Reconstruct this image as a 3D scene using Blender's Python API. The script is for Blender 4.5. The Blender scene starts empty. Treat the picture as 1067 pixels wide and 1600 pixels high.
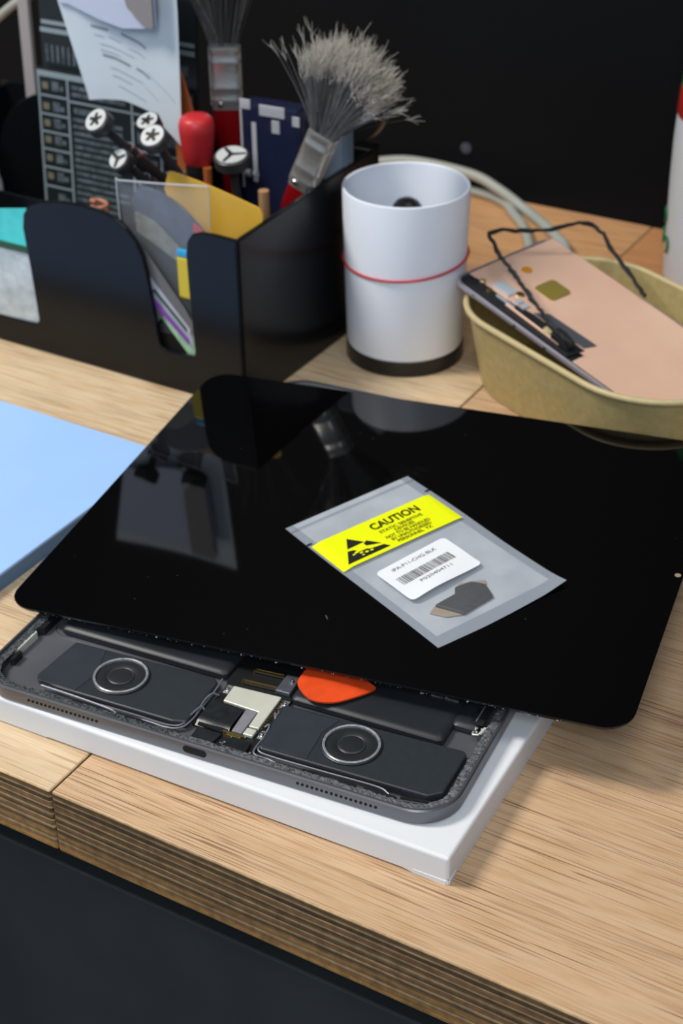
import bpy, bmesh, math, random
from mathutils import Vector, Matrix, Euler
PI = math.pi
C = bpy.context.scene.collection
SC = bpy.context.scene
TZ = 750.0          # height of the worktop above the floor, mm
random.seed(7)

# ---------------------------------------------------------------- camera, world, lights, exposure
cd = bpy.data.cameras.new('camera'); cam = bpy.data.objects.new('camera', cd); C.objects.link(cam)
cd.sensor_fit = 'VERTICAL'; cd.sensor_height = 22.3; cd.sensor_width = 14.87
cd.lens = 35.08; cd.clip_start = 0.01; cd.clip_end = 50
yaw, pitch, roll = 0.536164, 0.567399, -0.015061
cam.location = (0.1768, -0.2976, (367.26 + TZ) / 1000)
cam.matrix_world = (Matrix.Translation(cam.location) @ Matrix.Rotation(yaw, 4, 'Z')
                    @ Matrix.Rotation(PI / 2 - pitch, 4, 'X') @ Matrix.Rotation(roll, 4, 'Z'))
cd.dof.use_dof = True; cd.dof.focus_distance = 0.515; cd.dof.aperture_fstop = 11
SC.camera = cam

w = bpy.data.worlds.new('room_light'); SC.world = w; w.use_nodes = True
w.node_tree.nodes['Background'].inputs[0].default_value = (0.62, 0.78, 1.0, 1)
w.node_tree.nodes['Background'].inputs[1].default_value = 0.36

def area(name, loc, target, size, power, col, sy=None):
    l = bpy.data.lights.new(name, 'AREA'); l.energy = power; l.color = col
    l.shape = 'RECTANGLE'; l.size = size; l.size_y = sy or size
    o = bpy.data.objects.new(name, l); C.objects.link(o); o.location = loc
    o.rotation_euler = (Vector(target) - Vector(loc)).to_track_quat('-Z', 'Y').to_euler()
area('ceiling_lamp_key', (-0.85, -0.22, 1.95), (-0.05, 0.05, 0.75), 0.24, 17, (1.0, 0.93, 0.84), 0.42)
area('ceiling_lamp_rear', (0.15, 0.30, 2.3), (0, 0.1, 0.75), 0.35, 4.5, (1.0, 0.93, 0.85), 1.0)
area('front_fill_light', (0.5, -1.5, 2.2), (0, 0.1, 0.75), 0.9, 17, (0.94, 0.97, 1.0), 0.9)  # unseen fill light added to brighten front faces of cup, box and bag

vs = SC.view_settings
vs.view_transform = 'Standard'; vs.look = 'None'; vs.gamma = 1; vs.use_curve_mapping = False
vs.exposure = 0.0

# ---------------------------------------------------------------- materials
M = {}
def mat(name, col, rough=0.5, metal=0.0, spec=0.5, alpha=1.0, trans=0.0, noise=0.0, nscale=60, bump=0.0, bscale=300, coat=0.0, ior=1.45, sss=0.0):
    m = bpy.data.materials.new(name); m.use_nodes = True; M[name] = m
    nt = m.node_tree; b = nt.nodes['Principled BSDF']
    b.inputs['Base Color'].default_value = (*col, 1); b.inputs['Roughness'].default_value = rough
    b.inputs['Metallic'].default_value = metal; b.inputs['Specular IOR Level'].default_value = spec
    b.inputs['Alpha'].default_value = alpha; b.inputs['Transmission Weight'].default_value = trans
    b.inputs['Coat Weight'].default_value = coat; b.inputs['IOR'].default_value = ior
    tc = nt.nodes.new('ShaderNodeTexCoord')
    if noise:
        n = nt.nodes.new('ShaderNodeTexNoise'); n.inputs['Scale'].default_value = nscale; n.inputs['Detail'].default_value = 4
        nt.links.new(tc.outputs['Object'], n.inputs['Vector'])
        r = nt.nodes.new('ShaderNodeValToRGB')
        r.color_ramp.elements[0].position = 0.3; r.color_ramp.elements[1].position = 0.7
        r.color_ramp.elements[0].color = (*[max(0, c * (1 - noise)) for c in col], 1)
        r.color_ramp.elements[1].color = (*[min(1, c * (1 + noise)) for c in col], 1)
        nt.links.new(n.outputs['Fac'], r.inputs['Fac']); nt.links.new(r.outputs['Color'], b.inputs['Base Color'])
    if bump:
        n = nt.nodes.new('ShaderNodeTexNoise'); n.inputs['Scale'].default_value = bscale; n.inputs['Detail'].default_value = 3
        nt.links.new(tc.outputs['Object'], n.inputs['Vector'])
        bp = nt.nodes.new('ShaderNodeBump'); bp.inputs['Strength'].default_value = bump; bp.inputs['Distance'].default_value = 0.0006
        nt.links.new(n.outputs['Fac'], bp.inputs['Height']); nt.links.new(bp.outputs['Normal'], b.inputs['Normal'])
    return m

def ramp(nt, stops, interp='LINEAR'):
    r = nt.nodes.new('ShaderNodeValToRGB'); cr = r.color_ramp; cr.interpolation = interp
    while len(cr.elements) < len(stops): cr.elements.new(0.5)
    for e, (p, c) in zip(cr.elements, stops): e.position = p; e.color = (*c, 1) if len(c) == 3 else c
    return r

def mapped(nt, scale, loc=(0, 0, 0), rot=(0, 0, 0)):
    tc = nt.nodes.new('ShaderNodeTexCoord'); mp = nt.nodes.new('ShaderNodeMapping')
    mp.inputs['Scale'].default_value = scale; mp.inputs['Location'].default_value = loc; mp.inputs['Rotation'].default_value = rot
    nt.links.new(tc.outputs['Object'], mp.inputs['Vector']); return mp

def noisenode(nt, vec, scale=1, detail=4, rough=0.5):
    n = nt.nodes.new('ShaderNodeTexNoise'); n.inputs['Scale'].default_value = scale
    n.inputs['Detail'].default_value = detail; n.inputs['Roughness'].default_value = rough
    nt.links.new(vec.outputs[0], n.inputs['Vector']); return n

def mixc(nt, a, b, fac, mode='MIX'):
    m = nt.nodes.new('ShaderNodeMix'); m.data_type = 'RGBA'; m.blend_type = mode
    if isinstance(fac, float): m.inputs[0].default_value = fac
    else: nt.links.new(fac, m.inputs[0])
    nt.links.new(a, m.inputs[6]); nt.links.new(b, m.inputs[7]); return m.outputs[2]

def wood_top(name, light, dark, pore, off=0.0, tilt=0.0):
    m = bpy.data.materials.new(name); m.use_nodes = True; nt = m.node_tree; b = nt.nodes['Principled BSDF']
    n1 = noisenode(nt, mapped(nt, (7, 70, 1), (off, off, 0), (0, 0, tilt)), 1, 5, 0.6)       # broad figure
    r1 = ramp(nt, [(0.25, dark), (0.5, tuple((a + c) / 2 for a, c in zip(light, dark))), (0.75, light)])
    nt.links.new(n1.outputs['Fac'], r1.inputs['Fac'])
    n5 = noisenode(nt, mapped(nt, (45, 260, 1), (off, 2, 0), (0, 0, tilt)), 1, 3, 0.6)       # small orange flecks
    r5 = ramp(nt, [(0.34, (0.86, 0.72, 0.56)), (0.52, (1, 1, 1)), (0.72, (1.10, 1.12, 1.14))]); nt.links.new(n5.outputs['Fac'], r5.inputs['Fac'])
    base = mixc(nt, r1.outputs['Color'], r5.outputs['Color'], 0.45, 'MULTIPLY')
    # rear part of the boards tinted redder and darker in place of dimmer light
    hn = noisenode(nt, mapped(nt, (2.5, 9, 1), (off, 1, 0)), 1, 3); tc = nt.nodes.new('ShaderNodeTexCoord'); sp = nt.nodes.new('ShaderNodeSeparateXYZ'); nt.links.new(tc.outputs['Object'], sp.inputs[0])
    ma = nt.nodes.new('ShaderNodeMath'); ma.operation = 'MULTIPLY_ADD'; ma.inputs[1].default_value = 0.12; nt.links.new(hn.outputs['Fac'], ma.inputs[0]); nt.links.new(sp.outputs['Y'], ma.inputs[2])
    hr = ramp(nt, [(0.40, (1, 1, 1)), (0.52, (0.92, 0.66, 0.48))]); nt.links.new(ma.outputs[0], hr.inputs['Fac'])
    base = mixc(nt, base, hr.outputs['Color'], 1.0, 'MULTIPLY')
    pc = nt.nodes.new('ShaderNodeRGB'); pc.outputs[0].default_value = (*pore, 1)
    c1 = base
    for sx, sy, lo, hi, amt, o2 in ((24, 1350, 0.575, 0.64, 0.85, 0), (34, 2300, 0.57, 0.65, 0.55, 9), (13, 800, 0.63, 0.68, 0.4, 4)):   # pore lines
        n2 = noisenode(nt, mapped(nt, (sx, sy, 1), (off + o2, 0, 0), (0, 0, tilt)), 1, 1, 0.4)
        r2 = ramp(nt, [(lo, (0, 0, 0)), (hi, (1, 1, 1))]); nt.links.new(n2.outputs['Fac'], r2.inputs['Fac'])
        n3 = noisenode(nt, mapped(nt, (9, 55, 1), (o2, off, 0), (0, 0, tilt)), 1, 2, 0.5)
        r3 = ramp(nt, [(0.38, (0.12 * amt,) * 3), (0.62, (amt,) * 3)]); nt.links.new(n3.outputs['Fac'], r3.inputs['Fac'])
        mu = nt.nodes.new('ShaderNodeMath'); mu.operation = 'MULTIPLY'
        nt.links.new(r2.outputs['Color'], mu.inputs[0]); nt.links.new(r3.outputs['Color'], mu.inputs[1])
        c1 = mixc(nt, c1, pc.outputs[0], mu.outputs[0])
    nt.links.new(c1, b.inputs['Base Color']); b.inputs['Roughness'].default_value = 0.42
    b.inputs['Specular IOR Level'].default_value = 0.3
    M[name] = m; return m
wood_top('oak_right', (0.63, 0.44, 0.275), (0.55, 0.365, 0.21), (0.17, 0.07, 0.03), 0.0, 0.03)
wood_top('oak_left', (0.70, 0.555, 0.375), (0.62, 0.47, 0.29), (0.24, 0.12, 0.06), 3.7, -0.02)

def ply_edge(name, seed, tint):
    m = bpy.data.materials.new(name); m.use_nodes = True; nt = m.node_tree; b = nt.nodes['Principled BSDF']
    tc = nt.nodes.new('ShaderNodeTexCoord'); sp = nt.nodes.new('ShaderNodeSeparateXYZ'); nt.links.new(tc.outputs['Object'], sp.inputs[0])
    nz = noisenode(nt, mapped(nt, (9, 1, 60), (seed, 0, 0)), 1, 3)
    a = nt.nodes.new('ShaderNodeMath'); a.operation = 'MULTIPLY_ADD'; a.inputs[1].default_value = 1 / 0.0272; a.inputs[2].default_value = 1.0
    nt.links.new(sp.outputs['Z'], a.inputs[0])
    a2 = nt.nodes.new('ShaderNodeMath'); a2.operation = 'MULTIPLY_ADD'; a2.inputs[1].default_value = 0.09
    nt.links.new(nz.outputs['Fac'], a2.inputs[0]); nt.links.new(a.outputs[0], a2.inputs[2])
    a3 = nt.nodes.new('ShaderNodeMath'); a3.operation = 'SUBTRACT'; a3.inputs[1].default_value = 0.045; nt.links.new(a2.outputs[0], a3.inputs[0])
    t = tint
    D = tuple(c * t for c in (0.062, 0.036, 0.014)); B = tuple(c * t for c in (0.135, 0.08, 0.034)); L = tuple(c * t for c in (0.34, 0.245, 0.125))
    G = tuple(c * t for c in (0.26, 0.145, 0.045)); R_ = tuple(c * t for c in (0.165, 0.085, 0.036))
    stops = [(0.0, L), (0.035, G), (0.10, G), (0.17, R_), (0.20, L), (0.225, B), (0.29, G), (0.315, B), (0.36, D), (0.40, L), (0.42, B), (0.48, R_),
             (0.50, L), (0.52, D), (0.58, B), (0.60, L), (0.63, B), (0.69, D), (0.71, L), (0.73, R_), (0.79, B), (0.81, L), (0.83, D), (0.88, D), (0.90, L), (0.92, B), (0.97, D), (0.985, L)]
    r = ramp(nt, stops[:28]); nt.links.new(a3.outputs[0], r.inputs['Fac'])
    n2 = noisenode(nt, mapped(nt, (30, 1, 1500), (seed, 0, 0)), 1, 3, 0.6)
    r2 = ramp(nt, [(0.3, (0.6, 0.56, 0.52)), (0.7, (1.4, 1.36, 1.3))]); nt.links.new(n2.outputs['Fac'], r2.inputs['Fac'])
    c = mixc(nt, r.outputs['Color'], r2.outputs['Color'], 1.0, 'MULTIPLY')
    n3 = noisenode(nt, mapped(nt, (260, 260, 260), (seed, 0, 0)), 1, 2)
    r3 = ramp(nt, [(0.3, (0.6, 0.6, 0.6)), (0.62, (1.15, 1.12, 1.1))]); nt.links.new(n3.outputs['Fac'], r3.inputs['Fac'])
    c = mixc(nt, c, r3.outputs['Color'], 0.8, 'MULTIPLY')
    nt.links.new(c, b.inputs['Base Color']); b.inputs['Roughness'].default_value = 0.7
    M[name] = m; return m
ply_edge('ply_edge', 0, 1.2); ply_edge('ply_edge_left', 5, 1.6)

mat('wall_black', (0.0040, 0.0050, 0.0064), 0.6, spec=0.12, noise=0.25, nscale=4, bump=0.05, bscale=900)
mat('floor_grey', (0.10, 0.10, 0.11), 0.6, noise=0.2, nscale=8)
mat('cabinet_grey', (0.022, 0.027, 0.0295), 0.42, noise=0.12, nscale=30, bump=0.04, bscale=1500)
mat('box_white', (0.76, 0.785, 0.81), 0.45, noise=0.02, nscale=20, bump=0.03, bscale=900)
mat('alu', (0.17, 0.175, 0.19), 0.38, 0.75, noise=0.05, nscale=90)
mat('alu_floor', (0.16, 0.165, 0.19), 0.42, 0.6, noise=0.2, nscale=40)
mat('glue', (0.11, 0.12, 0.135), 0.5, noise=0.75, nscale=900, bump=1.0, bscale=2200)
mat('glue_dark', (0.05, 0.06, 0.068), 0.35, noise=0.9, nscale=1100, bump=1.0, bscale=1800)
mat('spk_black', (0.021, 0.027, 0.034), 0.45, noise=0.08, nscale=400)
mat('spk_plate', (0.028, 0.036, 0.045), 0.4, noise=0.1, nscale=120)
mat('membrane', (0.016, 0.019, 0.021), 0.4)
mat('ring_grey', (0.26, 0.28, 0.30), 0.3, 0.2, noise=0.3, nscale=900)
mat('hole_black', (0.003, 0.003, 0.003), 0.8)
mat('batt', (0.015, 0.019, 0.024), 0.42, noise=0.3, nscale=30, bump=0.12, bscale=110)
mat('pcb', (0.007, 0.008, 0.009), 0.45)
mat('tape', (0.014, 0.017, 0.02), 0.3, noise=0.3, nscale=200, bump=0.2, bscale=250)
mat('shield', (0.76, 0.78, 0.67), 0.33, 0.35, noise=0.05, nscale=120)
mat('shield_pale', (0.50, 0.56, 0.62), 0.35, 0.2)
mat('chip', (0.24, 0.24, 0.27), 0.5, 0.2, noise=0.1, nscale=500)
mat('steel', (0.62, 0.62, 0.62), 0.22, 1.0)
mat('steel_rough', (0.5, 0.5, 0.5), 0.4, 0.9, noise=0.5, nscale=300, bump=0.5, bscale=1200)
mat('gold', (0.72, 0.56, 0.26), 0.3, 1.0)
mat('wire', (0.17, 0.18, 0.21), 0.4, 0.3)
mat('bag_film', (0.52, 0.56, 0.62), 0.33)
mat('yellow', (0.83, 0.90, 0.0), 0.45)
mat('ink', (0.012, 0.012, 0.01), 0.5)
mat('label_white', (0.82, 0.86, 0.90), 0.5)
mat('flex_dark', (0.02, 0.018, 0.018), 0.4, noise=0.4, nscale=500)
mat('flex_tan', (0.32, 0.25, 0.17), 0.4)
mat('pick', (0.74, 0.075, 0.016), 0.3, noise=0.1, nscale=200)
mat('blue_pad', (0.34, 0.56, 0.98), 0.6, noise=0.02, nscale=30)
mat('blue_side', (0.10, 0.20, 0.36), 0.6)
mat('organizer', (0.0045, 0.0052, 0.0065), 0.24, spec=0.3, bump=0.02, bscale=2500)
mat('cup_white', (0.84, 0.89, 0.98), 0.38, sss=0)
mat('cup_base', (0.010, 0.010, 0.009), 0.3)
mat('band_red', (0.48, 0.035, 0.04), 0.5)
mat('kraft', (0.40, 0.315, 0.135), 0.5, noise=0.10, nscale=260, bump=0.1, bscale=500)
mat('kraft_rim', (0.52, 0.43, 0.22), 0.4, noise=0.05, nscale=260)
mat('copper', (1.0, 0.63, 0.47), 0.40, 0.35, noise=0.07, nscale=25, bump=0.25, bscale=50)
mat('olive', (0.30, 0.24, 0.055), 0.35, 0.3)
mat('phone_side', (0.55, 0.52, 0.60), 0.3, 0.7)
mat('rose', (0.30, 0.14, 0.12), 0.35, 0.6)
mat('rubber', (0.012, 0.014, 0.016), 0.5, bump=0.5, bscale=900)
mat('orange_dot', (0.55, 0.22, 0.02), 0.4)
mat('grey_plate', (0.16, 0.17, 0.20), 0.35, 0.6)
mat('bottle_white', (0.52, 0.56, 0.60), 0.4)
mat('green', (0.0, 0.13, 0.035), 0.4)
mat('red', (0.30, 0.012, 0.010), 0.35)
mat('red_bright', (0.52, 0.025, 0.03), 0.4)
mat('red_paint', (0.22, 0.003, 0.006), 0.22, coat=0.4)
mat('cable', (0.36, 0.38, 0.34), 0.45)
mat('beige', (0.34, 0.31, 0.31), 0.5)
mat('black_plastic', (0.012, 0.012, 0.012), 0.35)
mat('driver_grey', (0.035, 0.035, 0.037), 0.35)
mat('cap_white', (0.50, 0.53, 0.53), 0.4)
mat('paper', (0.56, 0.63, 0.68), 0.7, noise=0.03, nscale=60)
mat('print_grey', (0.12, 0.14, 0.16), 0.7)
mat('print_soft', (0.40, 0.46, 0.51), 0.7)
mat('print_mid', (0.20, 0.24, 0.27), 0.7)
mat('paper_lilac', (0.48, 0.53, 0.66), 0.7)
mat('curl_beige', (0.24, 0.22, 0.22), 0.7)
mat('card_black', (0.014, 0.019, 0.022), 0.3)
mat('card_line', (0.24, 0.30, 0.33), 0.5)
mat('card_mid', (0.085, 0.11, 0.125), 0.5, noise=0.5, nscale=400)
mat('card_tan', (0.16, 0.15, 0.10), 0.5)
mat('orange', (0.42, 0.11, 0.03), 0.5)
mat('brass', (0.45, 0.35, 0.22), 0.35, 0.9)
mat('ferrule_side', (0.36, 0.32, 0.26), 0.45, 0.5)
mat('ferrule', (0.50, 0.50, 0.48), 0.3, 0.75, bump=0.25, bscale=500)
mat('bristle', (0.21, 0.205, 0.20), 0.6)
mat('bristle_dark', (0.085, 0.085, 0.09), 0.6)
mat('bristle_pale', (0.52, 0.48, 0.42), 0.7)
mat('clear_blue', (0.02, 0.026, 0.07), 0.1, alpha=0.55)
mat('clear_edge', (0.6, 0.62, 0.66), 0.15, alpha=0.6)
mat('yellow_card', (0.68, 0.40, 0.045), 0.4, noise=0.1, nscale=30)
mat('clear_film', (0.55, 0.60, 0.66), 0.12, alpha=0.10)
mat('smoke_grey', (0.06, 0.065, 0.09), 0.25, noise=0.3, nscale=80)
mat('stone_grey', (0.19, 0.19, 0.16), 0.5, noise=0.3, nscale=200)
mat('leaf_green', (0.30, 0.50, 0.31), 0.6, noise=0.35, nscale=120)
mat('pale_print', (0.42, 0.42, 0.50), 0.5, noise=0.05, nscale=200)
mat('grey_print', (0.13, 0.13, 0.13), 0.5)
mat('green_dark', (0.02, 0.08, 0.04), 0.5)
mat('purple', (0.20, 0.05, 0.36), 0.5)
mat('sky_blue', (0.03, 0.33, 0.62), 0.4)
mat('lemon', (0.60, 0.47, 0.03), 0.4)
mat('brown_card', (0.04, 0.034, 0.03), 0.6)
mat('teal', (0.07, 0.62, 0.60), 0.4, noise=0.15, nscale=100)
mat('pouch_white', (0.48, 0.54, 0.56), 0.4, noise=0.22, nscale=150, bump=0.6, bscale=120)
mat('frost', (0.36, 0.40, 0.46), 0.3, alpha=0.8)
mat('frost_blue', (0.16, 0.21, 0.28), 0.25, alpha=0.8)
mat('skin_orange', (0.40, 0.16, 0.09), 0.5, noise=0.3, nscale=300)
mat('brown_box', (0.13, 0.07, 0.04), 0.6)
mat('peg', (0.42, 0.24, 0.12), 0.4)
mat('screen_dim', (0.11, 0.10, 0.12), 0.6)

# display glass: near-black, glossy, with a few dust specks
def glass_mat():
    m = bpy.data.materials.new('display_glass'); m.use_nodes = True; nt = m.node_tree; b = nt.nodes['Principled BSDF']
    v = nt.nodes.new('ShaderNodeTexVoronoi'); v.inputs['Scale'].default_value = 130
    tc = nt.nodes.new('ShaderNodeTexCoord'); nt.links.new(tc.outputs['Object'], v.inputs['Vector'])
    r = ramp(nt, [(0.0, (1, 1, 1)), (0.022, (0.6, 0.6, 0.6)), (0.035, (0, 0, 0))]); nt.links.new(v.outputs['Distance'], r.inputs['Fac'])
    n = nt.nodes.new('ShaderNodeTexNoise'); n.inputs['Scale'].default_value = 40; nt.links.new(tc.outputs['Object'], n.inputs['Vector'])
    r2 = ramp(nt, [(0.50, (0, 0, 0)), (0.68, (1, 1, 1))]); nt.links.new(n.outputs['Fac'], r2.inputs['Fac'])
    mu = nt.nodes.new('ShaderNodeMath'); mu.operation = 'MULTIPLY'; nt.links.new(r.outputs[0], mu.inputs[0]); nt.links.new(r2.outputs[0], mu.inputs[1])
    c1 = nt.nodes.new('ShaderNodeRGB'); c1.outputs[0].default_value = (0.0012, 0.0012, 0.0015, 1)
    c2 = nt.nodes.new('ShaderNodeRGB'); c2.outputs[0].default_value = (0.14, 0.15, 0.16, 1)
    nt.links.new(mixc(nt, c1.outputs[0], c2.outputs[0], mu.outputs[0]), b.inputs['Base Color'])
    b.inputs['Roughness'].default_value = 0.035; b.inputs['Specular IOR Level'].default_value = 0.45
    M['display_glass'] = m
glass_mat()

# ---------------------------------------------------------------- mesh helpers (mm)
class MB:
    def __init__(s): s.bm = bmesh.new(); s.mi = 0
    def face(s, vs):
        try: f = s.bm.faces.new(vs); f.material_index = s.mi; return f
        except ValueError: return None
    def prism(s, pts, z0, z1, mtx=None):
        mtx = mtx or Matrix()
        a = [s.bm.verts.new(mtx @ Vector((x, y, z0))) for x, y in pts]; b = [s.bm.verts.new(mtx @ Vector((x, y, z1))) for x, y in pts]
        n = len(pts); s.face(a[::-1]); s.face(b)
        for i in range(n): s.face([a[i], a[(i + 1) % n], b[(i + 1) % n], b[i]])
        return s
    def box(s, x0, x1, y0, y1, z0, z1, mtx=None):
        return s.prism([(x0, y0), (x1, y0), (x1, y1), (x0, y1)], z0, z1, mtx)
    def panel(s, pts, y0, y1):         # outline in x,z extruded along y
        return s.prism(pts, -y1, -y0, Matrix.Rotation(PI / 2, 4, 'X'))
    def loops(s, L, cap0=True, cap1=True, closed=False):
        V = [[s.bm.verts.new(p) for p in l] for l in L]; n = len(V[0])
        R = range(len(V) if closed else len(V) - 1)
        for k in R:
            A, B = V[k], V[(k + 1) % len(V)]
            for i in range(n): s.face([A[i], A[(i + 1) % n], B[(i + 1) % n], B[i]])
        if not closed:
            if cap0: s.face(V[0][::-1])
            if cap1: s.face(V[-1])
        return s
    def lathe(s, prof, n=48, mtx=None, closed=False):
        mtx = mtx or Matrix()
        return s.loops([[mtx @ Vector((r * math.cos(2 * PI * i / n), r * math.sin(2 * PI * i / n), z)) for i in range(n)] for r, z in prof],
                       cap0=not closed, cap1=not closed, closed=closed)
    def tube(s, pts, r, n=8, closed=False):
        P = [Vector(p) for p in pts]; m = len(P); L = []
        up = Vector((0, 0, 1)); prev = None
        for i in range(m):
            a = P[(i - 1) % m] if (closed or i > 0) else P[i]; b = P[(i + 1) % m] if (closed or i < m - 1) else P[i]
            t = (b - a).normalized() if (b - a).length > 1e-9 else Vector((0, 0, 1))
            if prev is None:
                x = t.cross(up); x = x.normalized() if x.length > 1e-4 else Vector((1, 0, 0))
            else:
                x = prev - t * prev.dot(t); x = x.normalized() if x.length > 1e-6 else t.orthogonal().normalized()
            prev = x; y = t.cross(x); rr = r[i] if isinstance(r, (list, tuple)) else r
            L.append([P[i] + (x * math.cos(2 * PI * k / n) + y * math.sin(2 * PI * k / n)) * rr for k in range(n)])
        return s.loops(L, closed=closed)
    def sheet(s, nu, nv, f, th):        # thick sheet: f(u,v)->point on the mid surface, th thickness
        def nrm(u, v):
            e = 1e-3; a = f(min(1, u + e), v) - f(max(0, u - e), v); b = f(u, min(1, v + e)) - f(u, max(0, v - e)); return a.cross(b).normalized()
        T = [[None] * (nv + 1) for _ in range(nu + 1)]; B = [[None] * (nv + 1) for _ in range(nu + 1)]
        for i in range(nu + 1):
            for j in range(nv + 1):
                p = f(i / nu, j / nv); n = nrm(i / nu, j / nv)
                T[i][j] = s.bm.verts.new(p + n * th / 2); B[i][j] = s.bm.verts.new(p - n * th / 2)
        for i in range(nu):
            for j in range(nv):
                s.face([T[i][j], T[i + 1][j], T[i + 1][j + 1], T[i][j + 1]]); s.face([B[i][j + 1], B[i + 1][j + 1], B[i + 1][j], B[i][j]])
        for i in range(nu):
            s.face([B[i][0], B[i + 1][0], T[i + 1][0], T[i][0]]); s.face([T[i][nv], T[i + 1][nv], B[i + 1][nv], B[i][nv]])
        for j in range(nv):
            s.face([T[0][j], T[0][j + 1], B[0][j + 1], B[0][j]]); s.face([B[nu][j], B[nu][j + 1], T[nu][j + 1], T[nu][j]])
        return s
    def build(s, name, mats, parent=None, smooth=False, bevel=0, label=None, seg=2):
        bm = s.bm; bmesh.ops.recalc_face_normals(bm, faces=bm.faces)
        bmesh.ops.scale(bm, vec=(0.001,) * 3, verts=bm.verts)
        me = bpy.data.meshes.new(name); bm.to_mesh(me); bm.free()
        for m in (mats if isinstance(mats, (list, tuple)) else [mats]): me.materials.append(M[m])
        o = bpy.data.objects.new(name, me); C.objects.link(o)
        if parent: o.parent = parent
        if smooth:
            for p in me.polygons: p.use_smooth = True
            me.set_sharp_from_angle(angle=math.radians(38))
        if bevel:
            b = o.modifiers.new('bevel', 'BEVEL'); b.width = bevel / 1000; b.segments = seg; b.limit_method = 'ANGLE'; b.angle_limit = math.radians(35)
            b.harden_normals = False
        if label: o['label'] = label
        return o

def rrect(x0, x1, y0, y1, r, n=8):
    P = []
    for cx, cy, a0 in ((x1 - r, y0 + r, -PI / 2), (x1 - r, y1 - r, 0), (x0 + r, y1 - r, PI / 2), (x0 + r, y0 + r, PI)):
        for k in range(n + 1):
            a = a0 + PI / 2 * k / n; P.append((cx + r * math.cos(a), cy + r * math.sin(a)))
    return P

def thing(name, label, cat, loc=(0, 0, 0), rot=(0, 0, 0), group=None, mtx=None):
    o = bpy.data.objects.new(name, None); C.objects.link(o); o.empty_display_size = 0.01
    if mtx is not None: o.matrix_world = Matrix.Translation(Vector((loc[0], loc[1], loc[2] + TZ)) / 1000) @ mtx
    else: o.location = Vector((loc[0], loc[1], loc[2] + TZ)) / 1000; o.rotation_euler = rot
    o['label'] = label; o['category'] = cat
    if group: o['group'] = group
    return o

def solo(o, label, cat, loc=(0, 0, 0), rot=(0, 0, 0), group=None):
    o.location = Vector((loc[0], loc[1], loc[2] + TZ)) / 1000; o.rotation_euler = rot
    o['label'] = label; o['category'] = cat
    if group: o['group'] = group
    return o

def text(name, s, size, mtx, matname, parent, th=0.03, width=None, align='CENTER', xs=1.0, offset=0.0):
    cu = bpy.data.curves.new(name, 'FONT'); cu.body = s; cu.size = size; cu.align_x = align; cu.align_y = 'CENTER'; cu.extrude = th / 2
    cu.resolution_u = 3; cu.offset = offset
    t = bpy.data.objects.new('tmp', cu); C.objects.link(t)
    dg = bpy.context.evaluated_depsgraph_get(); dg.update()
    me = bpy.data.meshes.new_from_object(t.evaluated_get(dg)); bpy.data.objects.remove(t)
    if width:
        xv = [v.co.x for v in me.vertices]; k = width / (max(xv) - min(xv)); xs = k
    for v in me.vertices:
        v.co = (mtx @ Vector((v.co.x * xs, v.co.y, v.co.z + th / 2))) / 1000
    me.materials.clear(); me.materials.append(M[matname])
    o = bpy.data.objects.new(name, me); C.objects.link(o); o.parent = parent
    return o

# ================================================================ SETTING
def struct(o): o['kind'] = 'structure'; return o
b = MB().box(-1700, 1500, 554, 600, -TZ, 1700); o = b.build('wall_back', 'wall_black'); o.location.z = .75; struct(o)
b = MB().box(-1700, 1500, -1600, 600, -TZ - 60, -TZ); o = b.build('floor', 'floor_grey'); o.location.z = .75; struct(o)

# ---- worktop: two butted plywood boards
wt = thing('worktop', 'light oak plywood worktop with a dark layered front edge', 'worktop')
def board(x0, x1, top, edge, lab):
    m = MB(); bm = m.bm
    m.box(x0, x1, 0, 554, -27.2, 0)
    o = m.build('board', [top, edge], wt, label=lab)
    for p in o.data.polygons:
        if abs(p.normal.z) < 0.5: p.material_index = 1
    bv = o.modifiers.new('bevel', 'BEVEL'); bv.width = 0.0011; bv.segments = 3; bv.limit_method = 'ANGLE'
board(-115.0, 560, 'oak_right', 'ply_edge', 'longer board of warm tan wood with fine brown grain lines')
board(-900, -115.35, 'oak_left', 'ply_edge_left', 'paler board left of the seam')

# ---- cabinet below
cb = thing('cabinet', 'dark grey cabinet front under the plywood worktop', 'cabinet', (0, 0, 0))
MB().box(-900, 560, 12, 540, -TZ + 0, -27.2).build('carcass', 'cabinet_grey', cb)
MB().box(-900, 560, 3, 12, -TZ + 60, -36.8).build('door', 'cabinet_grey', cb, bevel=0.8)

# ================================================================ WHITE BOX
HB = 11.09
bx = thing('cardboard_box', 'flat white cardboard box lid lying under the opened tablet', 'box', (20.22, 27.39, 0), (0, 0, 0.04264))
BWX, BLY = 190.0, 257.0
m = MB()
m.prism([(-BWX, 0), (0, 0), (0, BLY), (-BWX, BLY)], 1.0, HB)
m.build('lid_top', 'box_white', bx, bevel=1.1, seg=3)
m = MB()
P = [(-BWX, 0.5), (-BWX + 36, 0.5), (-BWX + 37.5, 0.9), (-16, 0.8), (-12.5, 0.1), (-2.5, 0), (0, 0.4), (0, 2), (-BWX, 2)]
m.panel([(x, z) for x, z in P], 0.01, 0.5)
m.build('front_flap', 'box_white', bx)
m = MB(); m.box(-0.6, -0.01, 0.1, BLY, 0.0, 2); m.build('side_flap', 'box_white', bx)
m = MB(); m.prism([(-12.4, -0.12), (-1, -0.3), (0.3, 0.7), (0.1, 6), (-0.6, 6), (-1, 0.4), (-12.4, 0.4)], 0, 1.7); m.build('crushed_corner', 'box_white', bx)

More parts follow.
